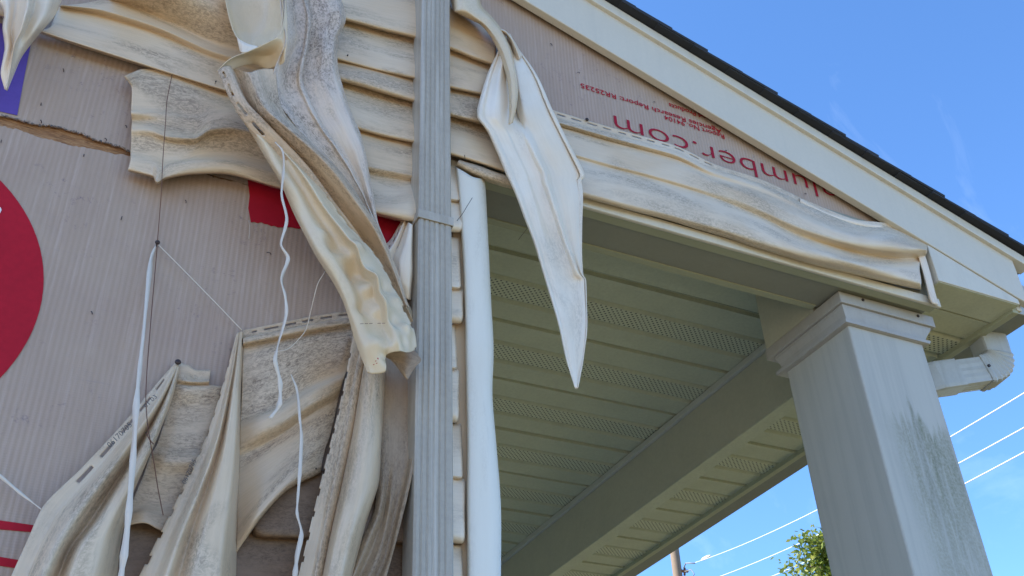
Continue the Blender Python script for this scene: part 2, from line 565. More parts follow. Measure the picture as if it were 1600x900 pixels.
def leaf_mat():
    m, nt, bs = new_mat('leaf')
    oc = nt.nodes.new('ShaderNodeTexCoord').outputs['Object']
    c = ramp(nt, noise(nt, oc, 3.5, 3, .6), [(.3, (.07, .12, .02)), (.5, (.15, .20, .035)), (.72, (.33, .32, .06))])
    nt.links.new(c, bs.inputs['Base Color'])
    bs.inputs['Roughness'].default_value = .45
    tr = nt.nodes.new('ShaderNodeBsdfTranslucent'); nt.links.new(c, tr.inputs['Color'])
    mx = nt.nodes.new('ShaderNodeMixShader'); mx.inputs[0].default_value = .4
    out = nt.nodes['Material Output']
    nt.links.new(bs.outputs[0], mx.inputs[1]); nt.links.new(tr.outputs[0], mx.inputs[2])
    nt.links.new(mx.outputs[0], out.inputs['Surface'])
    return m


M['leaf'] = leaf_mat()

# ------------------------------------------------------------------ the setting
g = MB(); g.add([(-900, -900, 0), (900, -900, 0), (900, 900, 0), (-900, 900, 0)], [(0, 1, 2, 3)])
tag(g.build('lawn', M['lawn']), kind='structure')
g = MB(); g.box(-5.2, .86, -.6, 1.70, -.05, .03)
tag(g.build('path', M['concrete'], bevel=.01), kind='structure')
g = MB(); g.box(-14, .4, -13, -1.6, -.05, .02)
tag(g.build('bounce_slab', M['bounce'], bevel=.01), kind='structure')  # unseen slab, added to bounce warm sunlight up onto the wall
g = MB(); g.box(.86, 2.45, 1.55, 7.9, -.1, .45)
tag(g.build('porch_floor', M['concrete'], bevel=.01), kind='structure')

ZB = 1.684 + H0            # underside of the beams
ZC = 1.932 + H0            # porch ceiling
ZS = 1.758 + H0            # eave soffit outside the porch
XF = 2.618                 # outer edge of the eave soffit
YR = 1.712                 # front of the rake board
SL = 0.349                 # roof slope


def zrake(x): return 2.3587 + H0 - SL * (x - 0.951)     # lower front edge of the rake board


RIDGE = -1.3

# ---------------------------------------------- wall
wall = tag(empty('house_wall', (-2, YW, 0)), 'gable wall of grey pink house wrap with red print, stripped of its siding', 'wall')
def wpoly(name, pts, mat, d, parent, thick=.0006, label=None):
    """flat printed patch on the wrap, pts in photo pixels on the wall plane"""
    P = [W(x, y, d) for x, y in pts]
    n = len(P)
    v = [tuple(p) for p in P] + [(p.x, p.y + thick, p.z) for p in P]
    f = [tuple(range(n))] + [(i, i + n, (i + 1) % n + n, (i + 1) % n) for i in range(n)]
    o = put(name, mesh(name, v, f), mat, parent)
    if label: o['label'] = label
    return o


b = MB()
b.box(-5.0, .80, YW + .006, YW + .10, 0, ZB - .3)
b.prism([(-5.0, ZB - .299), (.80, ZB - .299), (.80, ZB + .05), (2.26, ZB + .05), (2.26, zrake(2.26) + .10), (RIDGE, zrake(RIDGE) + .12), (-5.0, zrake(RIDGE) - SL * (RIDGE + 5.0) + .10)], YW + .006, YW + .075)
b.build('wood_sheathing', M['osb'], wall)
b = MB()
b.box(.79, .86, YW + .12, 7.8, .3, ZC + .05)
b.box(.86, 2.2, 7.7, 7.8, .3, ZC + .05)
b.box(-5.0, -4.9, YW + .12, 7.8, 0, ZB)
b.build('side_wall', M['body'], wall)


def ragged_line(px_pts, n, amp, seed):
    g_ = np.random.default_rng(seed)
    xs = np.array([p[0] for p in px_pts], float); ys = np.array([p[1] for p in px_pts], float)
    x = np.linspace(xs[0], xs[-1], n)
    y = np.interp(x, xs, ys) + g_.uniform(-amp, amp, n) + np.sin(x * .11 + seed) * amp * .6
    return list(zip(x, y))


# lower wrap sheet (top edge torn), upper wrap sheet (bottom edge torn)
tear_low = [(-160, 150), (0, 196), (35, 206), (65, 216), (100, 226), (135, 232), (165, 238), (205, 245), (330, 275), (480, 318)]
tear_up = [(-160, 135), (0, 181), (40, 190), (62, 197), (75, 197), (100, 201), (130, 211), (160, 222), (205, 237), (330, 272), (480, 315)]


def wrap_sheet(name, top, bottom_z, upper=False):
    line = ragged_line(top, 150, 1.3, 3 if upper else 8)
    P = [W(x, y, .0) for x, y in line]
    xs = [p.x for p in P]
    vs_, fs = [], []
    for p in P:
        vs_.append((p.x, YW, p.z))
        z2 = bottom_z(p.x)
        vs_.append((p.x, YW, z2))
    for i in range(len(P) - 1):
        q = (2 * i, 2 * i + 1, 2 * i + 3, 2 * i + 2)
        fs.append(q if not upper else q[::-1])
    return vs_, fs, xs[0], xs[-1], P


v1, f1, xa, xb, Pl = wrap_sheet('w', tear_low, lambda x: .05)
k = len(v1)
v1 += [(xb, YW, .05), (.80, YW, .05), (.80, YW, Pl[-1].z - .02), (xb, YW, Pl[-1].z), (xa, YW, .05), (-5.0, YW, .05), (-5.0, YW, Pl[0].z), (xa, YW, Pl[0].z)]
f1 += [(k, k + 1, k + 2, k + 3), (k + 5, k + 4, k + 7, k + 6)]
o = put('wrap_sheet', mesh('wrap_sheet', v1, f1), M['wrap'], wall, )
md = o.modifiers.new('t', 'SOLIDIFY'); md.thickness = .003; md.offset = -1 if False else 0
v2, f2, xa, xb, Pu = wrap_sheet('w', tear_up, lambda x: zrake(max(x, RIDGE)) + .04 if x > RIDGE else zrake(RIDGE) - SL * (RIDGE - x), True)
k = len(v2)
v2 += [(xb, YW, Pu[-1].z), (.80, YW, Pu[-1].z), (.80, YW, zrake(.80) + .04), (xb, YW, zrake(xb) + .04),
       (.80, YW, ZB + .02), (2.27, YW, ZB + .02), (2.27, YW, zrake(2.27) + .04),
       (xa, YW, Pu[0].z), (-5.0, YW, Pu[0].z), (-5.0, YW, zrake(RIDGE) - SL * (RIDGE + 5.0)), (RIDGE, YW, zrake(RIDGE)), (xa, YW, zrake(xa) + .04)]
f2 += [(k, k + 1, k + 2, k + 3), (k + 4, k + 5, k + 6, k + 2), (k + 8, k + 7, k + 11, k + 10, k + 9)]
o = put('wrap_sheet', mesh('wrap_sheet', v2, f2), M['wrap'], wall)
md = o.modifiers.new('t', 'SOLIDIFY'); md.thickness = .003; md.offset = 0

gf = np.random.default_rng(12)
fv, ff = [], []
for p in Pu:
    for q_ in range(3):
        x_ = p.x + gf.uniform(-.006, .006)
        if x_ < -.45 or x_ > .12: continue
        L_ = gf.uniform(.003, .011); dx_ = gf.uniform(-.003, .003); w_ = .0007
        k_ = len(fv)
        fv += [(x_ - w_, YW - .002, p.z + .002), (x_ + w_, YW - .002, p.z + .002), (x_ + dx_, YW - .004 - gf.uniform(0, .006), p.z - L_)]
        ff.append((k_, k_ + 1, k_ + 2))
o = put('torn_fringe', mesh('torn_fringe', fv, ff), M['ink'], wall)
o['kind'] = 'stuff'
# prints on the wrap
wpoly('purple_block', [(52, 52), (49, 64), (38, 120), (27, 180), (0, 174), (-120, 140), (-120, 10), (0, 36)], M['purple'], .0030, wall)
c1, c2, c3 = W(0, 283), W(68, 430), W(0, 592)
ax, az, bx, bz, cx_, cz_ = c1.x, c1.z, c2.x, c2.z, c3.x, c3.z
dd = 2 * (ax * (bz - cz_) + bx * (cz_ - az) + cx_ * (az - bz))
ccx = ((ax**2 + az**2) * (bz - cz_) + (bx**2 + bz**2) * (cz_ - az) + (cx_**2 + cz_**2) * (az - bz)) / dd
ccz = ((ax**2 + az**2) * (cx_ - bx) + (bx**2 + bz**2) * (ax - cx_) + (cx_**2 + cz_**2) * (bx - ax)) / dd
rr = math.hypot(ax - ccx, az - ccz)
cv = [(ccx + rr * math.cos(a), YW - .003, ccz + rr * math.sin(a)) for a in np.linspace(0, 2 * math.pi, 96, endpoint=False)]
cf = [tuple(range(95, -1, -1))]
put('printed_circle', mesh('printed_circle', cv, cf), M['red'], wall)
wpoly('white_mark', [(-6, 322), (1, 324), (2.5, 328), (0, 333), (-6, 336)], M['white_print'], .0042, wall)
wpoly('red_stripe', [(-120, 792), (0, 813), (56, 821), (70, 833), (0, 827), (-120, 806)], M['red'], .0030, wall)
wpoly('red_stripe', [(-120, 850), (0, 870), (60, 880), (60, 893), (0, 884), (-120, 866)], M['red'], .0030, wall)
edge = ragged_line([(392, 346), (430, 353), (470, 357), (575, 374), (598, 386)], 40, 1.4, 4)
wpoly('red_patch', [(386, 270), (640, 330), (640, 352)] + [(x, y) for x, y in edge[::-1]] + [(388, 325), (390, 305)], M['red'], .0030, wall)


def lettering(name, body, mat, x_left, x_right, z_base, h, parent, d=.0035, flip=True, thin=0.0, label=None):
    """print on the wall, upside down when flip: body runs right to left with its baseline on top"""
    cu = bpy.data.curves.new('txt', 'FONT'); cu.body = body; cu.extrude = 0.0; cu.resolution_u = 4; cu.offset = thin
    t = bpy.data.objects.new('txt', cu); COL.objects.link(t)
    dg = bpy.context.evaluated_depsgraph_get()
    me = bpy.data.meshes.new_from_object(t.evaluated_get(dg))
    bpy.data.objects.remove(t); bpy.data.curves.remove(cu)
    co = np.array([v.co[:] for v in me.vertices])
    w0, w1 = co[:, 0].min(), co[:, 0].max()
    hmax = co[:, 1].max()
    for v in me.vertices:
        a = (v.co.x - w0) / (w1 - w0); c_ = v.co.y / hmax
        if flip: v.co = (x_right + (x_left - x_right) * a, YW - d, z_base - c_ * h)
        else: v.co = (x_left + (x_right - x_left) * a, YW - d, z_base + c_ * h)
    me.name = name
    me.materials.clear()
    o_ = put(name, me, mat, parent)
    if label: o_['label'] = label
    return o_


zb_txt = (W(966, 186).z + W(1149, 241).z + W(1121, 233).z) / 3
lettering('lettering', 'alumber.com', M['darkred'], W(958, 186).x, W(1302, 300).x, zb_txt, .066, wall, thin=-.012, label='large upside down red lettering')
lettering('lettering', 'Agencies Research Report: RR25235', M['red'], W(906, 132).x, W(1125, 200).x, W(906, 131).z, .0175, wall, thin=.010)
lettering('lettering', 'Report No. 94104', M['red'], W(1037, 182).x, W(1130, 211).x, W(1037, 181).z, .0175, wall, thin=.010)
lettering('lettering', 'Wood Products', M['red'], W(1044, 163).x, W(1120, 187).x, W(1044, 162).z, .0175, wall, thin=.010)

# ---------------------------------------------- roof
roof = tag(empty('gable_roof', (RIDGE, YR, zrake(RIDGE))), 'gable roof edge with pale rake board and black shingles above the porch', 'roof')
XE = 2.71
b = MB()
hf = .172
b.prism([(RIDGE, zrake(RIDGE)), (XF + .035, zrake(XF + .035)), (XF + .035, zrake(XF + .035) + hf), (RIDGE, zrake(RIDGE) + hf)], YR, YR + .024)
b.build('rake_board', M['rake'], roof, bevel=.003)
b = MB()
b.prism([(RIDGE, zrake(RIDGE) + hf - .004), (XE, zrake(XE) + hf - .004), (XE, zrake(XE) + hf + .034), (RIDGE, zrake(RIDGE) + hf + .034)], YR - .012, YR + .030)
b.build('drip_edge', M['trim'], roof, bevel=.002)
b = MB()
b.prism([(2 * RIDGE - XE, zrake(XE)), (2 * RIDGE - XE, zrake(XE) + hf), (RIDGE, zrake(RIDGE) + hf), (RIDGE, zrake(RIDGE))], YR, YR + .024)
b.build('rake_board', M['rake'], roof, bevel=.003)
b = MB()
b.prism([(RIDGE, zrake(RIDGE) + hf + .002), (XE, zrake(XE) + hf + .002), (XE, zrake(XE) + hf + .03), (RIDGE, zrake(RIDGE) + hf + .03)], YR + .031, 8.2)
b.prism([(2 * RIDGE - XE, zrake(XE) + hf + .002), (2 * RIDGE - XE, zrake(XE) + hf + .03), (RIDGE, zrake(RIDGE) + hf + .03), (RIDGE, zrake(RIDGE) + hf + .002)], YR + .031, 8.2)
b.build('roof_deck', M['deck_wood'], roof)
# shingle courses on the right slope, each a tapered slab lapping the one below
ux, uz = math.cos(math.atan(SL)), -math.sin(math.atan(SL))
nc = int((XE + .03 - RIDGE) / ux / .127) + 1
for i in range(nc):
    s0 = (XE + .03 - RIDGE) / ux - i * .127          # distance from ridge of the lower edge
    s1 = max(s0 - .30, 0)
    zc0 = zrake(RIDGE) + hf + .036
    def pt(s, off): return (RIDGE + ux * s - uz * off * 1, zc0 + uz * s + ux * off)
    j = RND.uniform(-.004, .004)
    b = MB()
    b.prism([pt(s1, .000), pt(s0, .010), pt(s0, .022 + j * .5), pt(s1, .006)], YR - .034 + j, 8.22)
    b.build('shingle', M['shingle'], roof)
b = MB()
for i in range(2):
    b.prism([(2 * RIDGE - XE - .03, zrake(XE) + hf + .036 + i * .004), (2 * RIDGE - XE - .03, zrake(XE) + hf + .050 + i * .004), (RIDGE - .01, zrake(RIDGE) + hf + .058), (RIDGE - .01, zrake(RIDGE) + hf + .036)], YR - .034, 8.22)
    break
b.build('shingle', M['shingle'], roof)
# boxed return below the rake board
b = MB()
xr0 = 2.279
b.prism([(2.284, ZS), (XF - .004, ZS), (XF - .004, zrake(XF) - .001), (2.284, zrake(2.284) - .001)], YR + .004, YR + .115)
b.build('boxed_return', M['trim'], roof, bevel=.002)
b = MB()
b.prism([(2.286, ZS - .0025), (XF - .006, ZS - .0025), (XF - .006, ZS - .0005), (2.286, ZS - .0005)], YR + .008, YR + .115)
b.build('return_underside', M['soffit'], roof)


def soffit_mesh(x0, x1, pitch=.3105, name='soffit_panel'):
    s = pitch / .3105
    prof = [(0, .013), (.004, .013), (.0055, -.002), (.011, -.002), (.022, 0), (.100, 0), (.106, .011), (.114, .011), (.122, 0),
            (.198, 0), (.205, .011), (.213, .011), (.221, 0), (.300, 0), (.306, .012), (.3095, .013)]
    v, f, mi = [], [], []
    for y, z in prof:
        v += [(x0, y * s, z), (x1, y * s, z)]
    for i in range(len(prof) - 1):
        f.append((2 * i, 2 * i + 2, 2 * i + 3, 2 * i + 1))
        mi.append(1 if i == 8 else 0)
    me = mesh(name, v, f)
    me.materials.append(M['soffit']); me.materials.append(M['vent'])
    me.polygons.foreach_set('material_index', mi)
    return me


# eave soffit outside the side beam, one panel after another
sm = soffit_mesh(2.2765, XF - .002, .324)
y = 1.829
while y < 8:
    o = put('soffit_panel', sm, None, roof)
    o.location = (0, y, ZS + .002)
    y += .324
b = MB(); b.box(XF - .012, XF + .014, YR + .03, 8.2, ZS - .014, ZS + .010)
b.build('soffit_channel', M['soffit_edge'], roof, bevel=.002)
b = MB(); b.box(XF + .006, XF + .028, YR + .026, 8.2, ZS - .004, ZS + .17)
b.build('eave_board', M['trim'], roof, bevel=.002)

# ---------------------------------------------- gutter and its elbow
gut = tag(empty('rain_gutter', (XF + .03, YR, ZS)), 'grey rain gutter along the eave with a ribbed elbow turning behind the column', 'gutter')
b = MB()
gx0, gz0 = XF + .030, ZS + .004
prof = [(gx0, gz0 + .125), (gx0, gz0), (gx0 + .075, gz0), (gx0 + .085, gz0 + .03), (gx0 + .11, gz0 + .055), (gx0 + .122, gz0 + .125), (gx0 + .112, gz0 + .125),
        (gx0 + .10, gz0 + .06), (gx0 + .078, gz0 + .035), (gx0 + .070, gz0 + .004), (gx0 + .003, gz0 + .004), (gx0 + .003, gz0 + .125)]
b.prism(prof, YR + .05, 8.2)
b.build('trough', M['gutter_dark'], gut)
b = MB()
b.prism([prof[i] for i in (0, 1, 2, 3, 4, 5)], YR + .046, YR + .050)
b.build('end_cap', M['gutter'], gut)


def rect_sweep(path, w, h, mat, name, parent, up=Vector((0, 0, 1)), ribs=0, crimp=None):
    path = [Vector(p) for p in path]
    n = len(path)
    v, f = [], []
    # rounded, ribbed rectangular section
    sec = []
    K = 8
    def side(a, b_):
        for i in range(K):
            t = i / K
            sec.append((a[0] + (b_[0] - a[0]) * t, a[1] + (b_[1] - a[1]) * t, i))
    cs = [(-w / 2, -h / 2), (w / 2, -h / 2), (w / 2, h / 2), (-w / 2, h / 2)]
    for i in range(4): side(cs[i], cs[(i + 1) % 4])
    m = len(sec)
    for i, p in enumerate(path):
        t = (path[min(i + 1, n - 1)] - path[max(i - 1, 0)]).normalized()
        a = up.cross(t)
        a = a.normalized() if a.length > 1e-4 else Vector((0, 1, 0))
        c_ = t.cross(a).normalized()
        s = crimp[i] if crimp else 1.0
        for (x, yv, q) in sec:
            rib = 1 - ribs * (1 if q % 2 else 0) if ribs else 1
            if q == 0: rib *= .94
            v.append(p + a * x * s * rib + c_ * yv * s * rib)
    for i in range(n - 1):
        for j in range(m):
            f.append((i * m + j, i * m + (j + 1) % m, (i + 1) * m + (j + 1) % m, (i + 1) * m + j))
    f += [tuple(range(m - 1, -1, -1)), tuple(range((n - 1) * m, n * m))]
    return put(name, mesh(name, v, f), mat, parent)


e_top = atZ(1541, 526, ZS + .01)
e_bot = Vector((e_top.x, e_top.y, e_top.z - .128))
e_end = atX(1462, 593, e_top.x - .24)
dirv = (e_end - e_bot).normalized()
R_ = .075
arc = []
pA = e_bot + Vector((0, 0, .055)); pB = e_bot + dirv * R_
for i in range(17):
    t = i / 16
    arc.append(pA * (1 - t)**2 + e_bot * 2 * t * (1 - t) + pB * t**2)
perp = Vector((dirv.y, -dirv.x, 0)).normalized()
rect_sweep([e_top, e_top * .5 + pA * .5] + arc, .096, .074, M['gutter'], 'elbow', gut, up=perp,
           crimp=[1, 1] + [1.0 + (.05 if i % 2 else -.03) for i in range(17)])
rect_sweep([pB, pB + (e_end - pB) * .05, pB + (e_end - pB) * .60, pB + (e_end - pB) * .62], .090, .068, M['gutter'], 'pipe', gut, up=perp, ribs=.05)
q = pB + (e_end - pB) * .58
rect_sweep([q, q + dirv * .03, e_end, e_end + dirv * .12 + Vector((0, .05, 0))], .097, .075, M['gutter'], 'sleeve', gut, up=perp)
b = MB(); p = pB + (e_end - pB) * .1; p.y -= .052
b.tube([p, p + Vector((0, -.006, 0))], .005, 8)
b.build('screw', M['nail'], gut)

# ---------------------------------------------- porch ceiling
ceil = tag(empty('porch_ceiling', (.86, 1.9, ZC)), 'olive tinted porch ceiling of grooved soffit panels with perforated strips', 'ceiling')
sm = soffit_mesh(.865, 2.2145, .3502)
y = 2.283 - .3502
while y < 7.7:
    o = put('soffit_panel', sm, None, ceil)
    o.location = (0, y + RND.uniform(-.0012, .0012), ZC + RND.uniform(-.0014, .0014))
    o.rotation_euler = (RND.uniform(-.004, .004), RND.uniform(-.0014, .0014), RND.uniform(-.0012, .0012))
    y += .3502
b = MB(); b.box(.80, 2.3, 1.80, 7.8, ZC + .03, ZC + .05)
b.build('ceiling_backing', M['dark_gap'], ceil)
b = MB(); b.box(2.200, 2.2165, 1.90, 7.7, ZC - .030, ZC - .004)
b.build('edge_channel', M['crown'], ceil, bevel=.003)

# ---------------------------------------------- beams
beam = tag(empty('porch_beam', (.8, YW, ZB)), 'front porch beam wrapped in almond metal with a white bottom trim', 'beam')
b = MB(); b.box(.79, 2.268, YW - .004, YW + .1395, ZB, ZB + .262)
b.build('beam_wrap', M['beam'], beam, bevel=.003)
b = MB(); b.box(.735, 2.282, 1.7335, 1.7455, ZB - .011, ZB + .020)
b.build('bottom_trim', M['trim'], beam, bevel=.004)
b = MB(); b.box(.80, 2.275, 1.7456, 1.776, ZB - .006, ZB - .0006)
b.build('trim_lip', M['soffit_edge'], beam, bevel=.001)
b = MB(); b.box(.80, 1.94, 1.878, 1.9, ZB - .003, ZB + .012)
b.build('inner_channel', M['soffit_edge'], beam, bevel=.001)
# bent corner channel at the right end
rows = [[(1433, 398, .030), (1441, 428, .030), (1452, 468, .030), (1457, 476, .030)],
        [(1434, 398, .038), (1443, 427, .038), (1454, 466, .038), (1459, 475, .038)],
        [(1442, 396, .038), (1451, 426, .038), (1461, 464, .038), (1465, 476, .038)],
        [(1444, 396, .020), (1453, 426, .020), (1463, 464, .020), (1466, 476, .020)]]
sheet('corner_channel', rows, M['vinyl_light'], beam, 20, 10, .0006, 3)

sbeam = tag(empty('side_beam', (2.217, 1.95, ZB)), 'long almond wrapped beam running back from the column beside the ceiling', 'beam')
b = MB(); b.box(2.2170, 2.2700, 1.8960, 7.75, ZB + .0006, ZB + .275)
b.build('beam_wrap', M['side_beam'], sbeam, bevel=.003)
b = MB(); b.box(2.2165, 2.2755, 1.8965, 7.75, ZB - .0035, ZB + .0001)
b.build('outer_trim', M['soffit'], sbeam, bevel=.001)

# ---------------------------------------------- column
M['capital'] = painted('capital_paint', (.40, .37, .33), .45, .16, .15, ((.25, .22, .17), .25))
colm = tag(empty('porch_column', (2.1, 1.94, .45)), 'thick square white column stained by green mildew under a stepped capital', 'column')
x0, x1, y0, y1 = 1.968, 2.243, 1.806, 2.084
b = MB(); b.box(0, x1 - x0, 0, y1 - y0, .45, 1.60 + H0)
o = b.build('shaft', M['column'], None, bevel=.005)
o.parent = colm
o.location = (x0 - 2.1, y0 - 1.94, -.45)
lev = [(1.576, .004), (1.578, .017), (1.588, .018), (1.591, .006), (1.600, .006), (1.610, .008), (1.620, .011), (1.630, .014), (1.6400, .014)]
def capital(lev, name, xr_extra=0.0):
    v, f = [], []
    for z, q in lev:
        xe = q + xr_extra * max(0, (z - 1.578)) / .06
        v += [(x0 - q, y0 - q * .7, z + H0), (x1 + xe, y0 - q * .7, z + H0), (x1 + xe, y1 + q * 1.6, z + H0), (x0 - q, y1 + q * 1.6, z + H0)]
    n = len(lev)
    for i in range(n - 1):
        for j in range(4):
            f.append((4 * i + j, 4 * i + (j + 1) % 4, 4 * i + 4 + (j + 1) % 4, 4 * i + 4 + j))
    f += [(3, 2, 1, 0), (4 * n - 4, 4 * n - 3, 4 * n - 2, 4 * n - 1)]
    return put(name, mesh(name, v, f), M['capital'], colm)
o = capital(lev, 'capital_moulding', .028)
b = MB(); b.box(x0 - .023, x1 + .056, y0 - .018, y1 + .048, 1.6405 + H0, ZB - .0066)
b.build('capital_block', M['capital'], colm, bevel=.002)
b = MB(); b.box(x0 - .021, x1 - .03, 1.9005, y1 + .045, ZB - .006, ZC - .002)
b.build('upper_block', M['side_beam'], colm, bevel=.002)
b = MB(); b.box(x0 - .03, x1 + .03, y0 - .03, y1 + .03, .45, .60)
b.build('base_block', M['trim'], colm, bevel=.006)
for (px, py) in ((1348, 469), (1434, 494)):
    p = atX(px, py, 2.0); yv = y0 - .018
    v = ray(px, py); v = v * yv / v[1]
    b = MB(); b.tube([(v[0], yv + .002, v[2] + H0), (v[0], yv - .003, v[2] + H0)], .0045, 8)
    b.build('nail_head', M['nail'], colm)

# ---------------------------------------------- grey downspout
dsp = tag(empty('downspout', (.66, YW - .06, .1)), 'grey ribbed metal downspout with a strap, running up the wall', 'downspout')
dx0, dx1, dyf, dyb = .6295, .7065, YW - .086, YW - .030
nf = 5
pr = [(dx0, dyb), (dx0, dyf + .004), (dx0 + .004, dyf)]
fl = (dx1 - dx0 - .018) / nf
for i in range(nf):
    a = dx0 + .010 + i * fl
    pr += [(a, dyf), (a + .0018, dyf + .0021), (a + fl * .30, dyf + .0021), (a + fl * .30 + .0018, dyf)]
pr += [(dx1 - .004, dyf), (dx1, dyf + .004), (dx1, dyb)]
zt = zrake(.66) - .02
v, f = [], []
zl = [.15, 1.3, 1.9, 2.3, 2.7, 3.1, 3.5, zt]
for zv in zl:
    off = math.sin(zv * 3.1) * .0007
    v += [(x + off, yv, zv) for x, yv in pr]
n = len(pr)
for i in range(len(zl) - 1):
    f += [(i * n + j, i * n + (j + 1) % n, (i + 1) * n + (j + 1) % n, (i + 1) * n + j) for j in range(n)]
put('pipe', mesh('pipe', v, f), M['alu'], dsp)
zs = W(655, 333, .088).z
b = MB()
t = .0016
def strap_z(x): return zs
b.box(dx0 - .003, dx1 + .003, dyf - .0036, dyf - .0006, zs - .0115, zs + .0115)
b.box(dx0 - .0034, dx0 - .0006, dyf - .0006, YW - .006, zs - .0115, zs + .0115)
b.box(dx1 + .0006, dx1 + .0034, dyf - .0006, YW - .006, zs - .0115, zs + .0115)
strap = b.build('strap', M['alu'], dsp, bevel=.001)
b = MB(); pS = (dx0 + .040, dyf - .0036, zs)
b.tube([pS, (pS[0], pS[1] - .0035, pS[2])], .0042, 10)
b.build('screw', M['insul'], strap)

# ---------------------------------------------- white corner post
post = tag(empty('corner_post', (.78, YW, .1)), 'warped white vinyl corner post standing right of the downspout', 'corner post')
ys = [262, 300, 360, 450, 540, 620, 700, 800, 960]
xl = [712, 716, 721, 726, 728, 729, 730, 730, 731]
xr = [757, 759, 762, 766, 771, 769, 775, 782, 782]
tp = [262, 266, 275, 278, 280]
def prow(fr, d, top):
    out = []
    for i in range(len(ys)):
        out.append((xl[i] + (xr[i] - xl[i]) * fr, ys[i] if i else top, d))
    return out
rows = [[(p[0] + 3, p[1], -.006) for p in prow(.02, 0, 263)], prow(0, .026, 261), prow(.05, .041, 262), prow(.35, .046, 270), prow(.62, .046, 277), prow(.88, .040, 279), prow(1.0, .024, 281),
        [(p[0] - 4, p[1] - 2, -.012) for p in prow(1.0, 0, 283)]]
sheet('post_shell', rows, M['vinyl_white'], post, 90, 36, .0018, 11, swap=False)
b = MB()
pL, pR = W(708, 600, 0), W(735, 600, 0)
b.box(pL.x, pR.x + .04, YW - .0075, YW - .0025, .1, W(715, 270).z)
b.build('post_flange', M['vinyl'], post)

# ------------------------------------------------------------------ siding pieces
SG = 'melted siding pieces'
def piece(name, label, at=None, cat='siding'):
    e_ = empty(name, W(*at) if at else (0, YW, 2))
    return tag(e_, label, cat)


def solo(rows, mat, label, **kw):
    o_ = sheet('siding_panel', rows, mat, None, **kw)
    return tag(o_, label, 'siding')


# scrap in the very corner
solo([[(-14, -14, .05), (6, 22, .06), (4, 45, .075), (7, 80, .06), (1, 115, .05), (7, 141, .04)],
      [(12, -14, .07), (12, 22, .08), (10, 45, .085), (13, 75, .07), (6, 110, .055), (8, 141, .042)],
      [(25, -14, .06), (22, 22, .065), (18, 45, .07), (19, 75, .06), (12, 108, .055), (9, 141, .045)],
      [(46, -14, .13), (41, 20, .13), (34, 45, .12), (22, 72, .1), (16, 105, .07), (9.5, 141, .05)],
      [(56, -14, .09), (50, 20, .09), (41, 45, .08), (27, 72, .075), (19, 103, .06), (10, 141, .047)],
      [(74, -14, .10), (66, 22, .10), (52, 48, .09), (35, 73, .07), (23, 102, .055), (10.5, 141, .045)],
      [(102, -14, .05), (86, 22, .05), (63, 50, .045), (45, 72, .04), (30, 95, .035), (11, 141, .04)]],
     M['vinyl_light'], 'crumpled pale siding scrap dangling in front of the purple print', nu=50, nv=40, amp=.003, seed=2, lo=12, hi=70)
solo([[(-90, 2, .012), (-40, 16, .012), (20, 33, .012)], [(-90, -1, .034), (-40, 13, .034), (20, 29, .034)],
      [(-90, -16, .034), (-40, -4, .034), (22, 12, .034)], [(-90, -50, .018), (-40, -40, .018), (30, -22, .018)],
      [(-90, -55, .034), (-40, -45, .034), (34, -28, .034)], [(-90, -110, .014), (-40, -100, .014), (40, -85, .014)]],
     M['vinyl'], 'siding panel end just showing behind the crumpled scrap at the corner', nu=30, nv=24, seed=4)

# long sagging panel, upper left
solo([[(58, 51, .008), (140, 78, .010), (228, 105, .012), (348, 142, .012), (430, 166, .012)],
      [(60, 48, .036), (140, 74, .036), (228, 101, .036), (348, 138, .036), (430, 162, .036)],
      [(80, 41, .034), (150, 62, .036), (235, 88, .037), (348, 122, .036), (430, 146, .036)],
      [(84, 30, .026), (155, 46, .029), (240, 70, .034), (348, 106, .034), (430, 130, .032)],
      [(93, 11, .016), (160, 24, .020), (245, 50, .026), (340, 90, .028), (430, 116, .028)],
      [(96, 9, .034), (168, 18, .040), (248, 43, .046), (340, 82, .042), (430, 106, .04)],
      [(128, 7, .030), (185, 12, .032), (252, 36, .036), (342, 76, .036), (430, 98, .036)],
      [(165, 1, .018), (202, 8, .022), (262, 33, .028), (345, 71, .032), (430, 92, .034)],
      [(180, -6, .040), (218, 0, .050), (280, 26, .050), (350, 58, .046), (430, 82, .045)],
      [(190, -20, .085), (240, -16, .092), (300, 4, .085), (362, 32, .075), (430, 55, .065)],
      [(198, -44, .10), (250, -40, .105), (310, -22, .10), (370, 2, .09), (430, 20, .08)],
      [(205, -80, .09), (255, -76, .09), (315, -60, .09), (375, -40, .08), (430, -30, .07)]],
     M['vinyl'], 'long cream siding panel sagging along the upper left wall above the bare wrap', nu=110, nv=70, amp=.0022, seed=5)

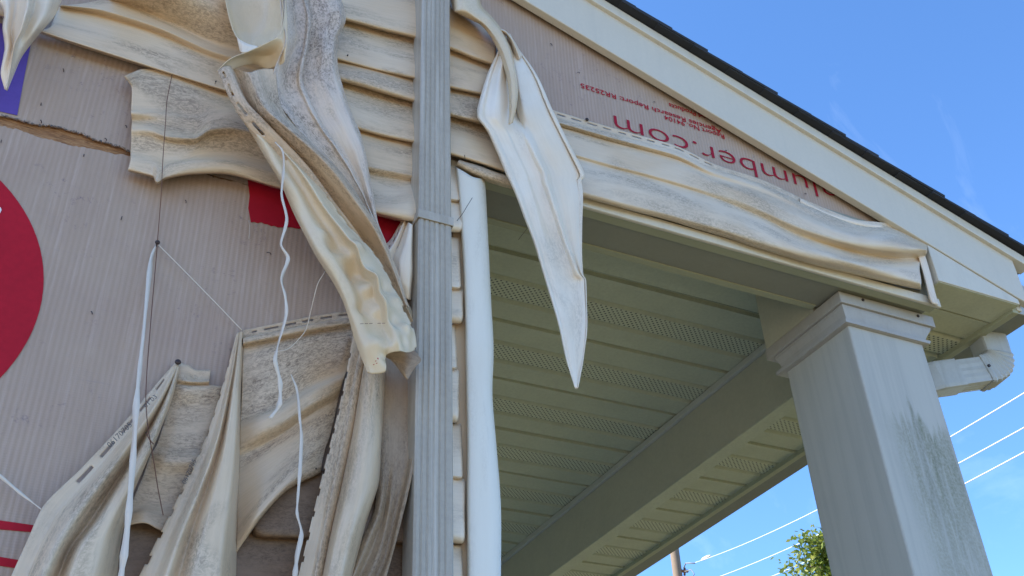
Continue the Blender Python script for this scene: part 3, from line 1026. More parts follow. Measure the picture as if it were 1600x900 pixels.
# torn scrap crossed by the wire
solo([[(200, 268, .008), (238, 278, .012), (245, 288, .020), (256, 282, .018), (305, 273, .012), (370, 276, .012), (430, 294, .012), (480, 308, .012)],
      [(200, 265, .028), (238, 275, .036), (245, 285, .052), (256, 279, .048), (305, 270, .044), (370, 273, .042), (430, 291, .042), (480, 305, .042)],
      [(203, 254, .032), (238, 261, .036), (248, 270, .050), (264, 263, .050), (305, 256, .052), (370, 259, .050), (425, 274, .046), (475, 290, .046)],
      [(204, 235, .020), (236, 240, .024), (258, 246, .028), (283, 247, .034), (318, 240, .030), (370, 240, .028), (415, 250, .028), (465, 262, .028)],
      [(205, 212, .028), (236, 214, .032), (262, 222, .034), (302, 226, .036), (328, 213, .040), (370, 212, .040), (402, 221, .038), (450, 240, .036)],
      [(205, 203, .034), (235, 205, .040), (260, 214, .046), (302, 217, .052), (330, 203, .056), (370, 202, .054), (402, 211, .05), (446, 230, .046)],
      [(206, 188, .024), (235, 191, .026), (260, 196, .028), (302, 203, .030), (332, 189, .034), (372, 189, .036), (402, 199, .036), (438, 213, .036)],
      [(205, 176, .038), (235, 177, .034), (262, 181, .030), (302, 188, .028), (335, 177, .028), (372, 177, .030), (397, 186, .030), (428, 197, .03)],
      [(205, 168, .026), (235, 169, .024), (262, 172, .024), (302, 178, .024), (335, 170, .024), (372, 172, .024), (395, 181, .024), (424, 192, .024)],
      [(205, 134, .030), (235, 138, .028), (266, 143, .026), (302, 152, .026), (335, 160, .024), (372, 167, .022), (392, 174, .022), (415, 182, .022)],
      [(194, 119, .044), (226, 108, .022), (270, 113, .022), (300, 124, .020), (335, 137, .016), (372, 147, .012), (392, 153, .012), (415, 161, .012)]],
     M['vinyl'], 'torn tan siding scrap hanging below the long panel, crossed by a brown wire', nu=90, nv=64, amp=.0016, seed=6)

# wavy courses passing behind the downspout
def course(yb, ym, yt, xs, label, seed, mat, d0=.040, curl=None, nv=50):
    """one double-lap panel: yb/ym/yt are photo heights of butt, middle step and top at stations xs"""
    n = len(xs)
    def rw(f_, d_): return [(xs[i], f_(i), d_ if not callable(d_) else d_(i)) for i in range(n)]
    rows_ = [rw(lambda i: yb[i] + 3, .008), rw(lambda i: yb[i], d0 + .004), rw(lambda i: yb[i] - 4, d0 + .006),
             rw(lambda i: yb[i] - (yb[i] - ym[i]) * .38, d0 + .001), rw(lambda i: ym[i] + 10, d0 - .022), rw(lambda i: ym[i] + 3, d0 - .026),
             rw(lambda i: ym[i], d0 + .001), rw(lambda i: ym[i] - 4, d0 + .004),
             rw(lambda i: ym[i] - (ym[i] - yt[i]) * .45, d0 - .006), rw(lambda i: yt[i], d0 - .030)]
    return solo(rows_, mat, label, nu=80, nv=nv, amp=.0048, seed=seed, lo=7, hi=30)


XS = [490, 545, 600, 648, 706, 745, 775]
course([80, 94, 108, 120, 135, 143, 150], [20, 31, 45, 57, 75, 90, 100], [-50, -38, -26, -15, 2, 22, 40], XS,
       'topmost of the wavy siding courses passing behind the downspout', 21, M['vinyl'])
XS = [500, 545, 600, 648, 706, 755, 815]
course([182, 193, 209, 222, 243, 258, 276], [116, 127, 143, 157, 181, 193, 208], [76, 90, 104, 115, 131, 141, 156], XS,
       'middle wavy siding course passing behind the downspout, above the corner post', 22, M['vinyl'])
solo([[(540, 316, .006), (585, 336, .010), (615, 344, .014), (642, 349, .02), (668, 346, .02)],
      [(540, 313, .036), (585, 331, .040), (615, 338, .052), (642, 344, .060), (668, 340, .06)],
      [(540, 308, .036), (585, 325, .042), (615, 329, .056), (642, 333, .066), (668, 330, .06)],
      [(540, 290, .030), (585, 302, .030), (615, 306, .036), (642, 303, .044), (668, 300, .04)],
      [(540, 262, .018), (585, 274, .018), (615, 279, .018), (642, 283, .02), (668, 286, .02)],
      [(540, 254, .032), (585, 264, .034), (615, 270, .034), (642, 275, .036), (668, 280, .034)],
      [(540, 225, .034), (585, 238, .036), (615, 244, .036), (642, 249, .036), (668, 254, .034)],
      [(540, 185, .012), (585, 200, .012), (615, 207, .012), (642, 214, .012), (668, 221, .012)]],
     M['vinyl'], 'lowest wavy siding course, ending at the downspout just above its strap', nu=50, nv=50, amp=.002, seed=23)

# short ends between downspout and corner post
def stub(yb, ym, yt, xe, label, seed):
    rows_ = []
    for (fy, d_, xo) in ((yb + 4, .006, -3), (yb + 1, .034, -1), (yb - 8, .042, 0), (yb - (yb - ym) * .45, .034, 0), (ym + 5, .026, 0), (ym + 2, .020, -4), (ym - 2, .036, -3),
                         (ym - (ym - yt) * .4, .032, -4), (yt, .014, -6)):
        rows_.append([(650, fy - 15, d_), (690, fy - 5, d_), (xe + xo - 5, fy - .8, d_), (xe + xo - 1.5, fy - 2, d_ - .004), (xe + xo, fy - 3, .004)])
    solo(rows_, M['vinyl_light'], label, nu=30, nv=40, amp=.0008, seed=seed)


stub(361, 315, 262, 724, 'uppermost short siding end beside the corner post, below the curled strip', 31)
stub(503, 452, 372, 724, 'second short siding end down between downspout and corner post', 32)
stub(658, 578, 508, 717, 'third short siding end down between downspout and corner post', 33)
stub(847, 748, 664, 727, 'fourth short siding end, the lowest one showing its bottom edge', 34)
stub(1010, 935, 853, 728, 'last short siding end at the bottom edge beside the corner post', 35)

# curled strip above the corner post
solo([[(712, 262, .020), (740, 276, .020), (780, 290, .020), (812, 299, .02)],
      [(714, 256, .046), (742, 271, .050), (780, 284, .048), (812, 293, .046)],
      [(716, 252, .050), (744, 263, .056), (780, 276, .052), (812, 285, .05)],
      [(718, 250, .034), (744, 258, .040), (780, 271, .036), (812, 280, .034)]],
     M['vinyl'], 'small curled strip of trim lying above the corner post top', nu=30, nv=16, amp=.001, seed=36)

# bulging panel along the porch beam
xs9 = [845, 950, 1050, 1120, 1190, 1260, 1330, 1395, 1448]
yt9 = [166, 198, 226, 258, 281, 313, 341, 352, 374]
ym9 = [230, 260, 287, 310, 339, 370, 391, 402, 404]
yb9 = [288, 317, 343, 364, 387, 408, 425, 441, 450]
def brow(fy, ds, dx=0):
    return [(xs9[i] + (dx[i] if dx else 0), fy(i), ds[i]) for i in range(9)]
up = [(.0), 0, 0, 1, 1, 1, 1, 1, 1]
bulge = panel = piece('siding_panel', 'bulging melted siding panel along the porch beam below the red lettering', (1150, 300, .03))
sheet('panel_face', [
    brow(lambda i: yt9[i], [.012, .012, .012, .018, .026, .030, .030, .020, .010]),
    brow(lambda i: yt9[i] + 9 - .6 * i, [.012, .012, .012, .018, .026, .030, .030, .020, .020]),
    brow(lambda i: yt9[i] + 11 - .6 * i, [.032, .032, .032, .034, .036, .036, .034, .026, .026]),
    brow(lambda i: yt9[i] + 17 - .8 * i, [.036, .036, .036, .038, .042, .044, .044, .036, .034]),
    brow(lambda i: yt9[i] + 23 - 1. * i, [.022, .022, .024, .034, .040, .044, .052, .060, .050]),
    brow(lambda i: yt9[i] + (ym9[i] - yt9[i]) * .58, [.030, .030, .033, .044, .052, .060, .072, .080, .064]),
    brow(lambda i: ym9[i] - 9, [.033, .033, .035, .040, .048, .055, .064, .068, .054]),
    brow(lambda i: ym9[i] - 3, [.034, .034, .034, .036, .040, .042, .046, .046, .034], [0, 0, 0, 0, 0, 0, 0, 0, -4]),
    brow(lambda i: ym9[i] + 1, [.027, .027, .027, .031, .035, .036, .038, .036, .028], [0, 0, 0, 0, 0, 0, 0, 0, -10]),
    brow(lambda i: ym9[i] + 7, [.032, .032, .032, .036, .042, .046, .050, .046, .038], [0, 0, 0, 0, 0, 0, 0, 0, -11]),
    brow(lambda i: yb9[i] - (yb9[i] - ym9[i]) * .45, [.044, .044, .046, .050, .054, .060, .066, .062, .052], [0, 0, 0, 0, 0, 0, 0, 0, -10]),
    brow(lambda i: yb9[i] - 6, [.044, .044, .044, .044, .046, .050, .052, .052, .046], [0, 0, 0, 0, 0, 0, 0, 0, -9]),
    brow(lambda i: yb9[i], [.036, .036, .034, .032, .034, .034, .034, .034, .034], [0, 0, 0, 0, 0, 0, 0, 0, -9]),
    brow(lambda i: yb9[i] + 3, [.006] * 9, [0, 0, 0, 0, 0, 0, 0, 0, -9])],
    M['vinyl_beam'], bulge, nu=220, nv=90, amp=.0014, seed=41, slots=[(0, 1, .045, .026, .03, .42)])
solo([[(1250, 309, .020), (1300, 334, .022), (1345, 346, .022), (1380, 352, .018)],
      [(1250, 312, .034), (1300, 337, .036), (1345, 349, .036), (1380, 354, .03)],
      [(1250, 318, .030), (1300, 342, .032), (1345, 354, .032), (1380, 358, .026)]],
     M['vinyl_light'], 'thin pale trim sliver lying on top of the bulging beam panel', nu=30, nv=10, amp=.0008, seed=42)

# spear-shaped flap in front of the porch
st_y = [52, 78, 118, 172, 182, 206, 240, 274, 284, 300, 360, 428, 438, 500, 560, 607]
Lx = [788, 779, 761, 746, 746, 762, 777, 791, 796, 803, 826, 849, 852, 870, 885, 899]
Rx = [797, 812, 838, 863, 868, 880, 896, 913, 908, 910, 910, 911, 915, 917, 912, 903]
def spear(fr, ds):
    out = []
    for i in range(16):
        f_ = fr[i] if isinstance(fr, list) else fr
        out.append((Lx[i] + (Rx[i] - Lx[i]) * f_, st_y[i], ds[i]))
    return out
spearp = piece('siding_panel', 'pale spear shaped siding flap hanging point down in front of the porch ceiling', (800, 60, .05))
crs = [.45, .50, .50, .52, .52, .50, .50, .50, .51, .52, .64, .90, .96, .95, .9, .6]
sb = [.052, .056, .066, .078, .079, .081, .084, .086, .086, .088, .090, .092, .092, .094, .096, .097]
pk = [0, 1, 1.3, 1, .9, .3, 0, 0, 0, 0, 0, 0, 0, 0, 0, 0]      # the pocket under the rolled edge
cr_ = [0, 0, 0, 0, .2, .7, 1, 1, 1, 1, .9, .7, .5, .2, 0, 0]    # the crease running down to the right edge
lf_ = [.2, .5, 1, 1, 1, 1, 1, 1, 1, 1, 1, 1, 1, .8, .5, 0]
rm_ = [.2, .5, 1, 1, 1, 1, 1, 1, .2, .1, 0, 0, 0, 0, 0, 0]      # folded lip on the upper right edge
def sd(a=0, b=0, c=0, e=0): return [sb[i] + a * lf_[i] + b * cr_[i] + c * pk[i] + e * rm_[i] for i in range(16)]
def sf(t): return [c + (1 - c) * t for c in crs]
sheet('torn_sheet', [
    spear(0, sd(-.006)), spear(.03, sd(.002)), spear(.06, sd(.003)), spear(.10, sd(-.002)), spear([.24] * 16, sd(.001, 0, .012)),
    spear([c * .55 for c in crs], sd(-.002, -.002, .016)), spear([c * .86 for c in crs], sd(0, .003, -.004)), spear([c * .96 for c in crs], sd(0, .017, -.030)),
    spear(crs, sd(0, .019, -.034)), spear(sf(.08), sd(0, .009, -.012)), spear(sf(.18), sd(0, -.004, .004)), spear(sf(.24), sd(0, -.004, .006)), spear(sf(.50), sd(0, .002, .004)), spear(sf(.70), sd(.003)),
    spear(sf(.85), sd(.0)), spear(sf(.88), sd(0, 0, 0, -.008)), spear(sf(.905), sd(0, 0, 0, .006)), spear(sf(.96), sd(0, 0, 0, .007)), spear(1, sd(0, 0, 0, -.008))],
    M['vinyl_spear'], spearp, nu=170, nv=90, amp=.0022, seed=43, lo=14, hi=70)
sheet('rolled_edge', [
    [(745, -20, .05), (752, 8, .06), (768, 26, .065), (784, 47, .075), (800, 84, .085), (808, 128, .10), (808, 160, .105), (801, 192, .105)],
    [(738, -20, .08), (744, 12, .09), (762, 32, .09), (780, 53, .10), (796, 88, .11), (804, 128, .12), (804, 162, .12), (799, 193, .11)],
    [(722, -20, .09), (728, 16, .10), (755, 36, .09), (774, 58, .098), (790, 92, .108), (799, 130, .118), (800, 163, .118), (797, 194, .11)],
    [(708, -20, .07), (712, 18, .08), (748, 36, .07), (770, 60, .08), (786, 95, .09), (795, 132, .10), (797, 164, .10), (796, 194, .105)],
    [(700, -20, .03), (706, 8, .03), (746, 34, .035), (769, 60, .05), (785, 96, .06), (794, 133, .075), (796, 165, .085), (795, 194, .10)]],
    M['vinyl_back'], spearp, nu=80, nv=30, amp=.001, seed=44)
sheet('curled_corner', [
    [(776, 44, .05), (786, 46, .055), (797, 55, .06), (806, 68, .06), (816, 88, .06)],
    [(780, 46, .085), (789, 49, .09), (799, 60, .095), (805, 73, .09), (812, 92, .075)],
    [(786, 52, .075), (792, 56, .075), (797, 66, .07), (801, 78, .068), (808, 96, .06)]],
    M['vinyl_light'], spearp, nu=26, nv=14, amp=.0004, seed=45)

# ---------------------------------------------- the large twisted sheet
big = piece('siding_panel', 'large twisted siding sheet hanging beside the downspout, smooth back and grey dirty face both showing', (480, 0, .1))
fy = [-24, 30, 65, 112, 165, 220, 280, 340, 394]
fL = [434, 441, 446, 428, 440, 481, 537, 578, 602]
fR = [520, 540, 527, 528, 544, 566, 580, 589, 606]
ftap = [1, 1, 1, 1, 1, .9, .7, .45, .2]
def frow(f_, rel):
    return [(fR[i] + (fL[i] - fR[i]) * f_, fy[i], .112 - .018 * max(0, i - 5) / 3 + (rel[i] if isinstance(rel, list) else rel) * ftap[i]) for i in range(9)]
sheet('dirty_face', [
    frow(0, -.030), frow(.04, -.004), frow(.10, .008), frow(.22, .008), frow(.34, -.001), frow(.46, -.009), frow(.535, -.011),
    frow(.56, .012), frow(.59, .015), frow(.63, .006), frow(.76, .002), frow(.86, [.016, .016, .016, .010, .004, .002, .0, .0, .0]),
    frow(.94, [.040, .044, .044, .026, .014, .010, .008, .006, .006]), frow(1.0, [.052, .058, .058, .032, .016, .012, .012, .012, .012])],
    M['vinyl_grey'], big, nu=170, nv=110, amp=.0050, seed=51, lo=16, hi=150, label='grey mildewed face')
sheet('folded_face', [
    [(430, 108, .142), (440, 165, .128), (481, 218, .122), (533, 272, .114), (580, 338, .106), (612, 400, .092), (640, 480, .08)],
    [(412, 108, .146), (431, 167, .142), (470, 212, .138), (523, 264, .13), (574, 331, .120), (608, 394, .100), (638, 480, .082)],
    [(397, 112, .162), (421, 167, .176), (459, 204, .180), (515, 257, .172), (567, 327, .156), (603, 386, .122), (637, 478, .088)],
    [(389, 114, .162), (415, 168, .182), (453, 204, .186), (509, 257, .178), (563, 327, .160), (600, 387, .126), (636, 478, .088)],
    [(382, 113, .152), (408, 171, .168), (446, 208, .170), (501, 262, .164), (556, 332, .146), (594, 390, .114), (633, 478, .083)],
    [(375, 110, .138), (400, 171, .150), (436, 211, .150), (490, 266, .144), (545, 336, .128), (586, 393, .102), (628, 478, .078)],
    [(366, 106, .128), (392, 167, .132), (421, 208, .132), (474, 264, .126), (529, 337, .112), (575, 394, .092), (622, 478, .074)],
    [(363, 104, .126), (389, 162, .130), (418, 202, .130), (471, 258, .124), (526, 330, .110), (572, 388, .09), (621, 477, .074)],
    [(357, 103, .152), (382, 156, .162), (414, 190, .164), (468, 247, .158), (522, 317, .144), (567, 378, .118), (617, 474, .085)],
    [(352, 103, .154), (375, 153, .160), (406, 190, .162), (460, 249, .154), (514, 320, .140), (560, 382, .112), (612, 474, .082)],
    [(340, 110, .148), (360, 157, .146), (386, 196, .144), (436, 252, .138), (494, 322, .124), (549, 390, .10), (604, 468, .08)]],
    M['vinyl_heavy'], big, nu=140, nv=90, amp=.0020, seed=52, lo=10, hi=60, slots=[(9, 10, .058, .034, .02, .36)], label='brown grimy fold')
sheet('curled_lip', [
    [(339, 110, .148), (360, 91, .162), (390, 79, .166), (416, 67, .172), (440, 48, .176), (446, 10, .172), (440, -24, .168)],
    [(344, 112, .146), (367, 95, .142), (394, 88, .130), (418, 86, .132), (442, 74, .160), (448, 40, .170), (443, -24, .166)],
    [(350, 115, .140), (374, 104, .124), (399, 101, .110), (420, 107, .122), (444, 96, .152), (449, 62, .166), (446, -24, .160)]],
    M['vinyl_back'], big, nu=80, nv=26, amp=.001, seed=53)
sheet('cupped_back', [
    [(348, -24, .125), (355, 16, .125), (362, 42, .125), (373, 64, .135)],
    [(358, -24, .108), (364, 18, .108), (371, 45, .110), (381, 69, .128)],
    [(380, -24, .098), (385, 20, .098), (390, 48, .102), (394, 73, .126)],
    [(406, -24, .104), (411, 20, .104), (411, 46, .112), (404, 73, .140)],
    [(426, -24, .135), (432, 14, .138), (430, 40, .146), (416, 68, .160)],
    [(436, -24, .166), (443, 12, .172), (440, 47, .176), (420, 67, .170)]],
    M['vinyl_back'], big, nu=50, nv=50, amp=.001, seed=54)
sheet('torn_tip', [
    [(370, 58, .13), (372, 66, .135), (375, 80, .14)], [(378, 64, .14), (382, 72, .15), (380, 82, .15)],
    [(392, 70, .15), (398, 76, .155), (388, 81, .155)], [(402, 72, .155), (404, 75, .158), (398, 78, .16)]],
    M['vinyl_light'], big, nu=16, nv=14, amp=.001, seed=55)
sheet('smooth_back', [
    [(366, 172, .118), (398, 216, .125), (430, 272, .130), (462, 335, .134), (489, 392, .140), (522, 442, .145), (547, 500, .150), (562, 548, .150), (574, 583, .150)],
    [(372, 177, .132), (404, 218, .142), (437, 275, .148), (470, 336, .154), (498, 392, .162), (529, 441, .164), (554, 499, .164), (569, 548, .162), (582, 584, .158)],
    [(384, 186, .140), (416, 223, .152), (450, 280, .158), (484, 336, .164), (513, 392, .170), (541, 440, .168), (566, 499, .170), (580, 547, .170), (592, 584, .160)],
    [(393, 193, .134), (427, 227, .142), (464, 286, .146), (500, 340, .150), (530, 390, .148), (552, 436, .146), (580, 497, .158), (593, 544, .170), (602, 580, .162)],
    [(398, 196, .134), (433, 228, .144), (474, 286, .152), (512, 340, .158), (543, 386, .158), (568, 430, .152), (594, 492, .162), (606, 538, .172), (603, 556, .165)],
    [(403, 200, .138), (438, 230, .154), (482, 287, .172), (522, 342, .182), (553, 385, .186), (580, 428, .186), (607, 490, .188), (620, 530, .184), (622, 551, .172)],
    [(407, 202, .134), (442, 232, .146), (490, 291, .160), (532, 346, .168), (567, 392, .170), (592, 434, .168), (618, 490, .170), (631, 527, .168), (634, 552, .160)],
    [(411, 205, .130), (445, 235, .138), (499, 297, .150), (541, 351, .154), (584, 402, .152), (607, 442, .15), (631, 492, .15), (641, 522, .148), (644, 550, .142)],
    [(413, 207, .128), (447, 237, .134), (505, 301, .146), (547, 354, .150), (590, 406, .148), (612, 446, .146), (637, 493, .146), (646, 520, .144), (650, 546, .138)]],
    M['vinyl_back'], big, nu=190, nv=80, amp=.0034, seed=56, lo=22, hi=85, bumps=[(520, 388, 12, -.008), (540, 402, 13, .010), (556, 393, 9, .010), (560, 424, 17, -.013), (574, 450, 13, .015), (600, 452, 12, -.012), (622, 468, 11, .010), (590, 484, 13, .011), (564, 482, 11, -.010), (612, 508, 13, -.013), (634, 514, 9, .012), (584, 540, 13, .010), (602, 562, 8, -.010), (628, 540, 9, -.008), (505, 365, 10, .006)], teeth=[(7, 8, .038, .013, .18, .66), (7, 8, .060, .016, .66, 1.0)], label='smooth beige back side with a torn slotted edge')
sheet('bent_tip', [
    [(596, 548, .125), (625, 546, .125), (645, 547, .12), (658, 562, .115)],
    [(600, 556, .115), (625, 556, .118), (642, 560, .12), (657, 565, .115)],
    [(607, 560, .105), (624, 572, .112), (634, 582, .118), (650, 572, .116)],
    [(616, 566, .100), (628, 584, .110), (636, 593, .116), (642, 583, .116)]],
    M['vinyl_brown'], big, nu=30, nv=20, amp=.001, seed=57)

# rolled slivers squeezed against the downspout
solo([[(628, 344, .015), (612, 372, .018), (598, 392, .02), (596, 420, .02), (612, 446, .02)],
      [(632, 346, .045), (618, 376, .048), (606, 400, .05), (606, 426, .05), (617, 450, .045)],
      [(636, 348, .035), (624, 380, .038), (615, 405, .04), (615, 430, .04), (622, 453, .036)],
      [(640, 349, .068), (632, 384, .072), (624, 412, .074), (625, 436, .07), (628, 456, .06)],
      [(643, 351, .072), (640, 388, .078), (638, 420, .08), (637, 445, .074), (637, 468, .06)],
      [(645, 352, .045), (645, 390, .048), (646, 424, .05), (644, 448, .046), (642, 470, .04)]],
     M['vinyl_light'], 'rolled pale sliver of siding squeezed against the downspout below its strap', nu=50, nv=40, amp=.0014, seed=58, slots=[(0, 1, .03, .016, .05, .5)])
solo([[(612, 452, .03), (622, 470, .03), (633, 492, .035), (644, 512, .04)],
      [(620, 452, .06), (630, 470, .062), (640, 490, .062), (647, 508, .056)],
      [(628, 456, .05), (638, 474, .052), (646, 490, .052), (649, 504, .05)]],
     M['vinyl_back'], 'small folded sliver below the rolled one, touching the downspout edge', nu=26, nv=18, amp=.001, seed=59)

# ---------------------------------------------- lower drapes
drape1 = piece('siding_panel', 'leftmost drooping siding drape hung from a nail, with a slotted edge', (278, 567, .02))
sheet('draped_sheet', [
    [(275, 565, .014), (240, 605, .020), (190, 664, .028), (130, 729, .036), (64, 797, .044), (44, 842, .052), (14, 908, .060)],
    [(277, 567, .016), (247, 613, .026), (201, 674, .034), (146, 740, .042), (88, 806, .050), (66, 848, .058), (40, 908, .064)],
    [(277, 568, .017), (249, 615, .044), (204, 677, .052), (150, 743, .062), (93, 809, .072), (71, 850, .080), (46, 908, .086)],
    [(277, 569, .018), (252, 618, .058), (211, 681, .072), (163, 747, .088), (112, 816, .100), (88, 856, .106), (64, 908, .11)],
    [(278, 570, .017), (255, 620, .050), (216, 685, .060), (171, 750, .072), (122, 818, .084), (98, 858, .09), (76, 908, .092)],
    [(278, 571, .016), (257, 622, .034), (220, 690, .040), (179, 756, .048), (136, 822, .056), (108, 860, .06), (88, 908, .062)],
    [(278, 572, .017), (261, 622, .056), (229, 690, .076), (192, 756, .092), (154, 822, .104), (128, 860, .108), (110, 908, .11)],
    [(279, 572, .017), (264, 621, .058), (238, 687, .080), (206, 750, .096), (172, 812, .104), (150, 858, .106), (136, 908, .106)],
    [(279, 573, .016), (268, 619, .046), (246, 680, .060), (219, 738, .070), (190, 800, .076), (172, 855, .080), (160, 908, .080)],
    [(280, 573, .014), (271, 615, .018), (253, 664, .018), (229, 722, .020), (203, 785, .022), (189, 845, .024), (182, 908, .024)]],
    M['vinyl'], drape1, nu=140, nv=80, amp=.0020, seed=61, lo=10, hi=60, slots=[(0, 1, .052, .032, .10, .66)])
# code print runs along the hem
def slanted_text(name, body, A, B, hpx, d, parent, mat='ink'):
    cu = bpy.data.curves.new('txt', 'FONT'); cu.body = body; cu.resolution_u = 2
    t_ = bpy.data.objects.new('txt', cu); COL.objects.link(t_)
    dg = bpy.context.evaluated_depsgraph_get()
    me = bpy.data.meshes.new_from_object(t_.evaluated_get(dg))
    bpy.data.objects.remove(t_); bpy.data.curves.remove(cu)
    co = np.array([v.co[:] for v in me.vertices]); w1 = co[:, 0].max(); h1 = co[:, 1].max()
    ux_, uy_ = (B[0] - A[0]), (B[1] - A[1]); L_ = math.hypot(ux_, uy_)
    nx, ny = uy_ / L_, -ux_ / L_
    for v in me.vertices:
        a, c_ = v.co.x / w1, v.co.y / h1
        v.co = W(A[0] + ux_ * a + nx * hpx * c_, A[1] + uy_ * a + ny * hpx * c_, d[0] + (d[1] - d[0]) * a)
    me.materials.clear()
    put(name, me, M[mat], parent)


slanted_text('stamped_code', '06170705', (172, 700), (207, 665), 9, (.064, .061), drape1)
slanted_text('red_mark', '.:\'', (582, 571), (594, 566), 8, (.186, .186), big, 'red')
slanted_text('red_mark', '--- --', (562, 508), (602, 507), 2.5, (.190, .196), big, 'wire')
slanted_text('stamped_code', '01 03', (228, 638), (246, 621), 7, (.072, .070), drape1)

solo([[(276, 567, .008), (292, 570, .010), (306, 578, .012), (329, 578, .012)],
      [(275, 580, .010), (292, 582, .012), (306, 588, .012), (328, 588, .012)],
      [(274, 594, .014), (292, 596, .026), (306, 597, .026), (327, 596, .022)],
      [(272, 600, .012), (292, 601, .016), (308, 602, .014), (327, 601, .012)],
      [(270, 606, .016), (292, 606, .028), (312, 606, .026), (350, 604, .014)],
      [(262, 640, .014), (285, 640, .018), (310, 640, .018), (356, 636, .012)],
      [(245, 695, .012), (272, 697, .018), (300, 698, .018), (345, 698, .012)],
      [(234, 714, .014), (262, 718, .032), (292, 720, .032), (338, 716, .014)],
      [(226, 738, .012), (256, 742, .022), (288, 742, .020), (330, 738, .012)],
      [(208, 780, .012), (245, 784, .014), (280, 784, .014), (318, 780, .012)],
      [(198, 806, .016), (226, 804, .034), (255, 812, .028), (300, 824, .016)],
      [(186, 824, .018), (226, 817, .036), (250, 828, .030), (290, 842, .018)]],
     M['vinyl_heavy'], 'grimy siding face hanging from the nail between the two left drapes', nu=60, nv=70, amp=.0014, seed=62)

drape2 = piece('siding_panel', 'second siding drape from the left, narrow at its top with a toothed edge', (378, 518, .02))
sheet('draped_sheet', [
    [(369, 524, .018), (351, 592, .026), (324, 677, .034), (290, 753, .044), (251, 832, .052), (214, 908, .060)],
    [(370, 523, .019), (354, 592, .030), (328, 678, .040), (296, 754, .050), (259, 833, .060), (224, 908, .068)],
    [(371, 521, .020), (357, 593, .034), (333, 681, .046), (304, 756, .056), (268, 836, .066), (240, 908, .076)],
    [(373, 519, .022), (360, 595, .056), (340, 685, .078), (314, 760, .092), (281, 840, .104), (258, 908, .112)],
    [(374, 518, .020), (363, 598, .044), (346, 688, .056), (323, 763, .068), (296, 842, .078), (277, 908, .084)],
    [(376, 518, .020), (367, 600, .058), (354, 690, .084), (337, 767, .102), (317, 845, .112), (303, 908, .12)],
    [(378, 518, .020), (372, 602, .056), (365, 690, .084), (355, 770, .104), (342, 846, .114), (333, 908, .12)],
    [(379, 518, .018), (374, 606, .040), (371, 690, .058), (366, 770, .074), (358, 846, .084), (352, 908, .09)],
    [(381, 518, .014), (377, 610, .014), (375, 690, .014), (372, 770, .016), (370, 846, .018), (368, 908, .02)]],
    M['vinyl'], drape2, nu=150, nv=72, amp=.0020, seed=63, lo=10, hi=60, teeth=[(0, 1, .040, .013, .1, 1.0)])
slanted_text('stamped_code', '06170705', (290, 757), (307, 720), 7, (.068, .064), drape2)

solo([[(380, 516, .010), (435, 505, .010), (495, 493, .010), (565, 483, .010)],
      [(380, 527, .010), (435, 516, .010), (495, 504, .010), (565, 493, .010)],
      [(380, 530, .028), (435, 519, .028), (495, 507, .028), (565, 496, .028)],
      [(380, 536, .030), (435, 525, .030), (495, 513, .030), (565, 502, .030)],
      [(380, 543, .014), (435, 532, .014), (495, 520, .014), (562, 509, .014)],
      [(379, 565, .018), (432, 548, .030), (492, 532, .028), (556, 520, .020)],
      [(378, 605, .018), (430, 588, .032), (490, 562, .030), (550, 545, .020)],
      [(376, 650, .016), (425, 634, .030), (485, 600, .026), (542, 577, .018)],
      [(375, 676, .024), (425, 652, .052), (485, 618, .050), (537, 593, .026)],
      [(375, 694, .022), (425, 668, .050), (484, 632, .050), (533, 606, .024)],
      [(374, 716, .014), (425, 688, .026), (482, 650, .026), (528, 625, .014)],
      [(372, 770, .020), (420, 738, .040), (470, 700, .038), (517, 676, .016)],
      [(371, 820, .024), (412, 776, .056), (458, 735, .056), (507, 706, .022)],
      [(370, 848, .026), (405, 803, .060), (449, 757, .060), (503, 727, .026)],
      [(369, 864, .022), (402, 817, .046), (445, 769, .044), (501, 739, .020)]],
     M['vinyl_heavy'], 'broad grimy siding sheet with a slotted top hem and curved lower edge', nu=110, nv=90, amp=.0016, seed=64, slots=[(0, 1, .038, .024, .06, 1.0)])

solo([[(552, 520, .032), (540, 590, .036), (522, 670, .042), (503, 745, .050), (484, 826, .058), (464, 908, .066)],
      [(556, 521, .034), (544, 590, .038), (526, 671, .044), (508, 746, .052), (489, 827, .060), (470, 908, .068)],
      [(566, 524, .034), (553, 591, .038), (535, 672, .046), (517, 748, .054), (500, 828, .062), (484, 908, .070)],
      [(568, 527, .042), (556, 593, .047), (540, 675, .056), (523, 750, .064), (506, 830, .072), (491, 908, .078)],
      [(571, 534, .042), (560, 598, .047), (545, 679, .055), (529, 754, .063), (512, 832, .070), (497, 908, .076)],
      [(573, 542, .038), (563, 602, .042), (550, 682, .048), (534, 757, .055), (517, 833, .062), (502, 908, .068)],
      [(578, 556, .066), (569, 608, .080), (558, 687, .094), (544, 759, .104), (526, 834, .112), (511, 908, .116)],
      [(586, 570, .074), (581, 616, .092), (573, 692, .110), (562, 763, .120), (543, 837, .124), (528, 908, .124)],
      [(596, 576, .062), (592, 628, .078), (588, 698, .094), (580, 760, .100), (559, 834, .096), (541, 908, .090)],
      [(602, 580, .034), (599, 640, .036), (595, 702, .040), (592, 748, .042), (570, 822, .036), (549, 908, .030)]],
     M['vinyl'], 'third siding drape, toothed on its left edge, hanging below the smooth twisted end', nu=140, nv=72, amp=.0018, seed=65, lo=10, hi=60, teeth=[(0, 1, .041, .013, .05, 1.0)])

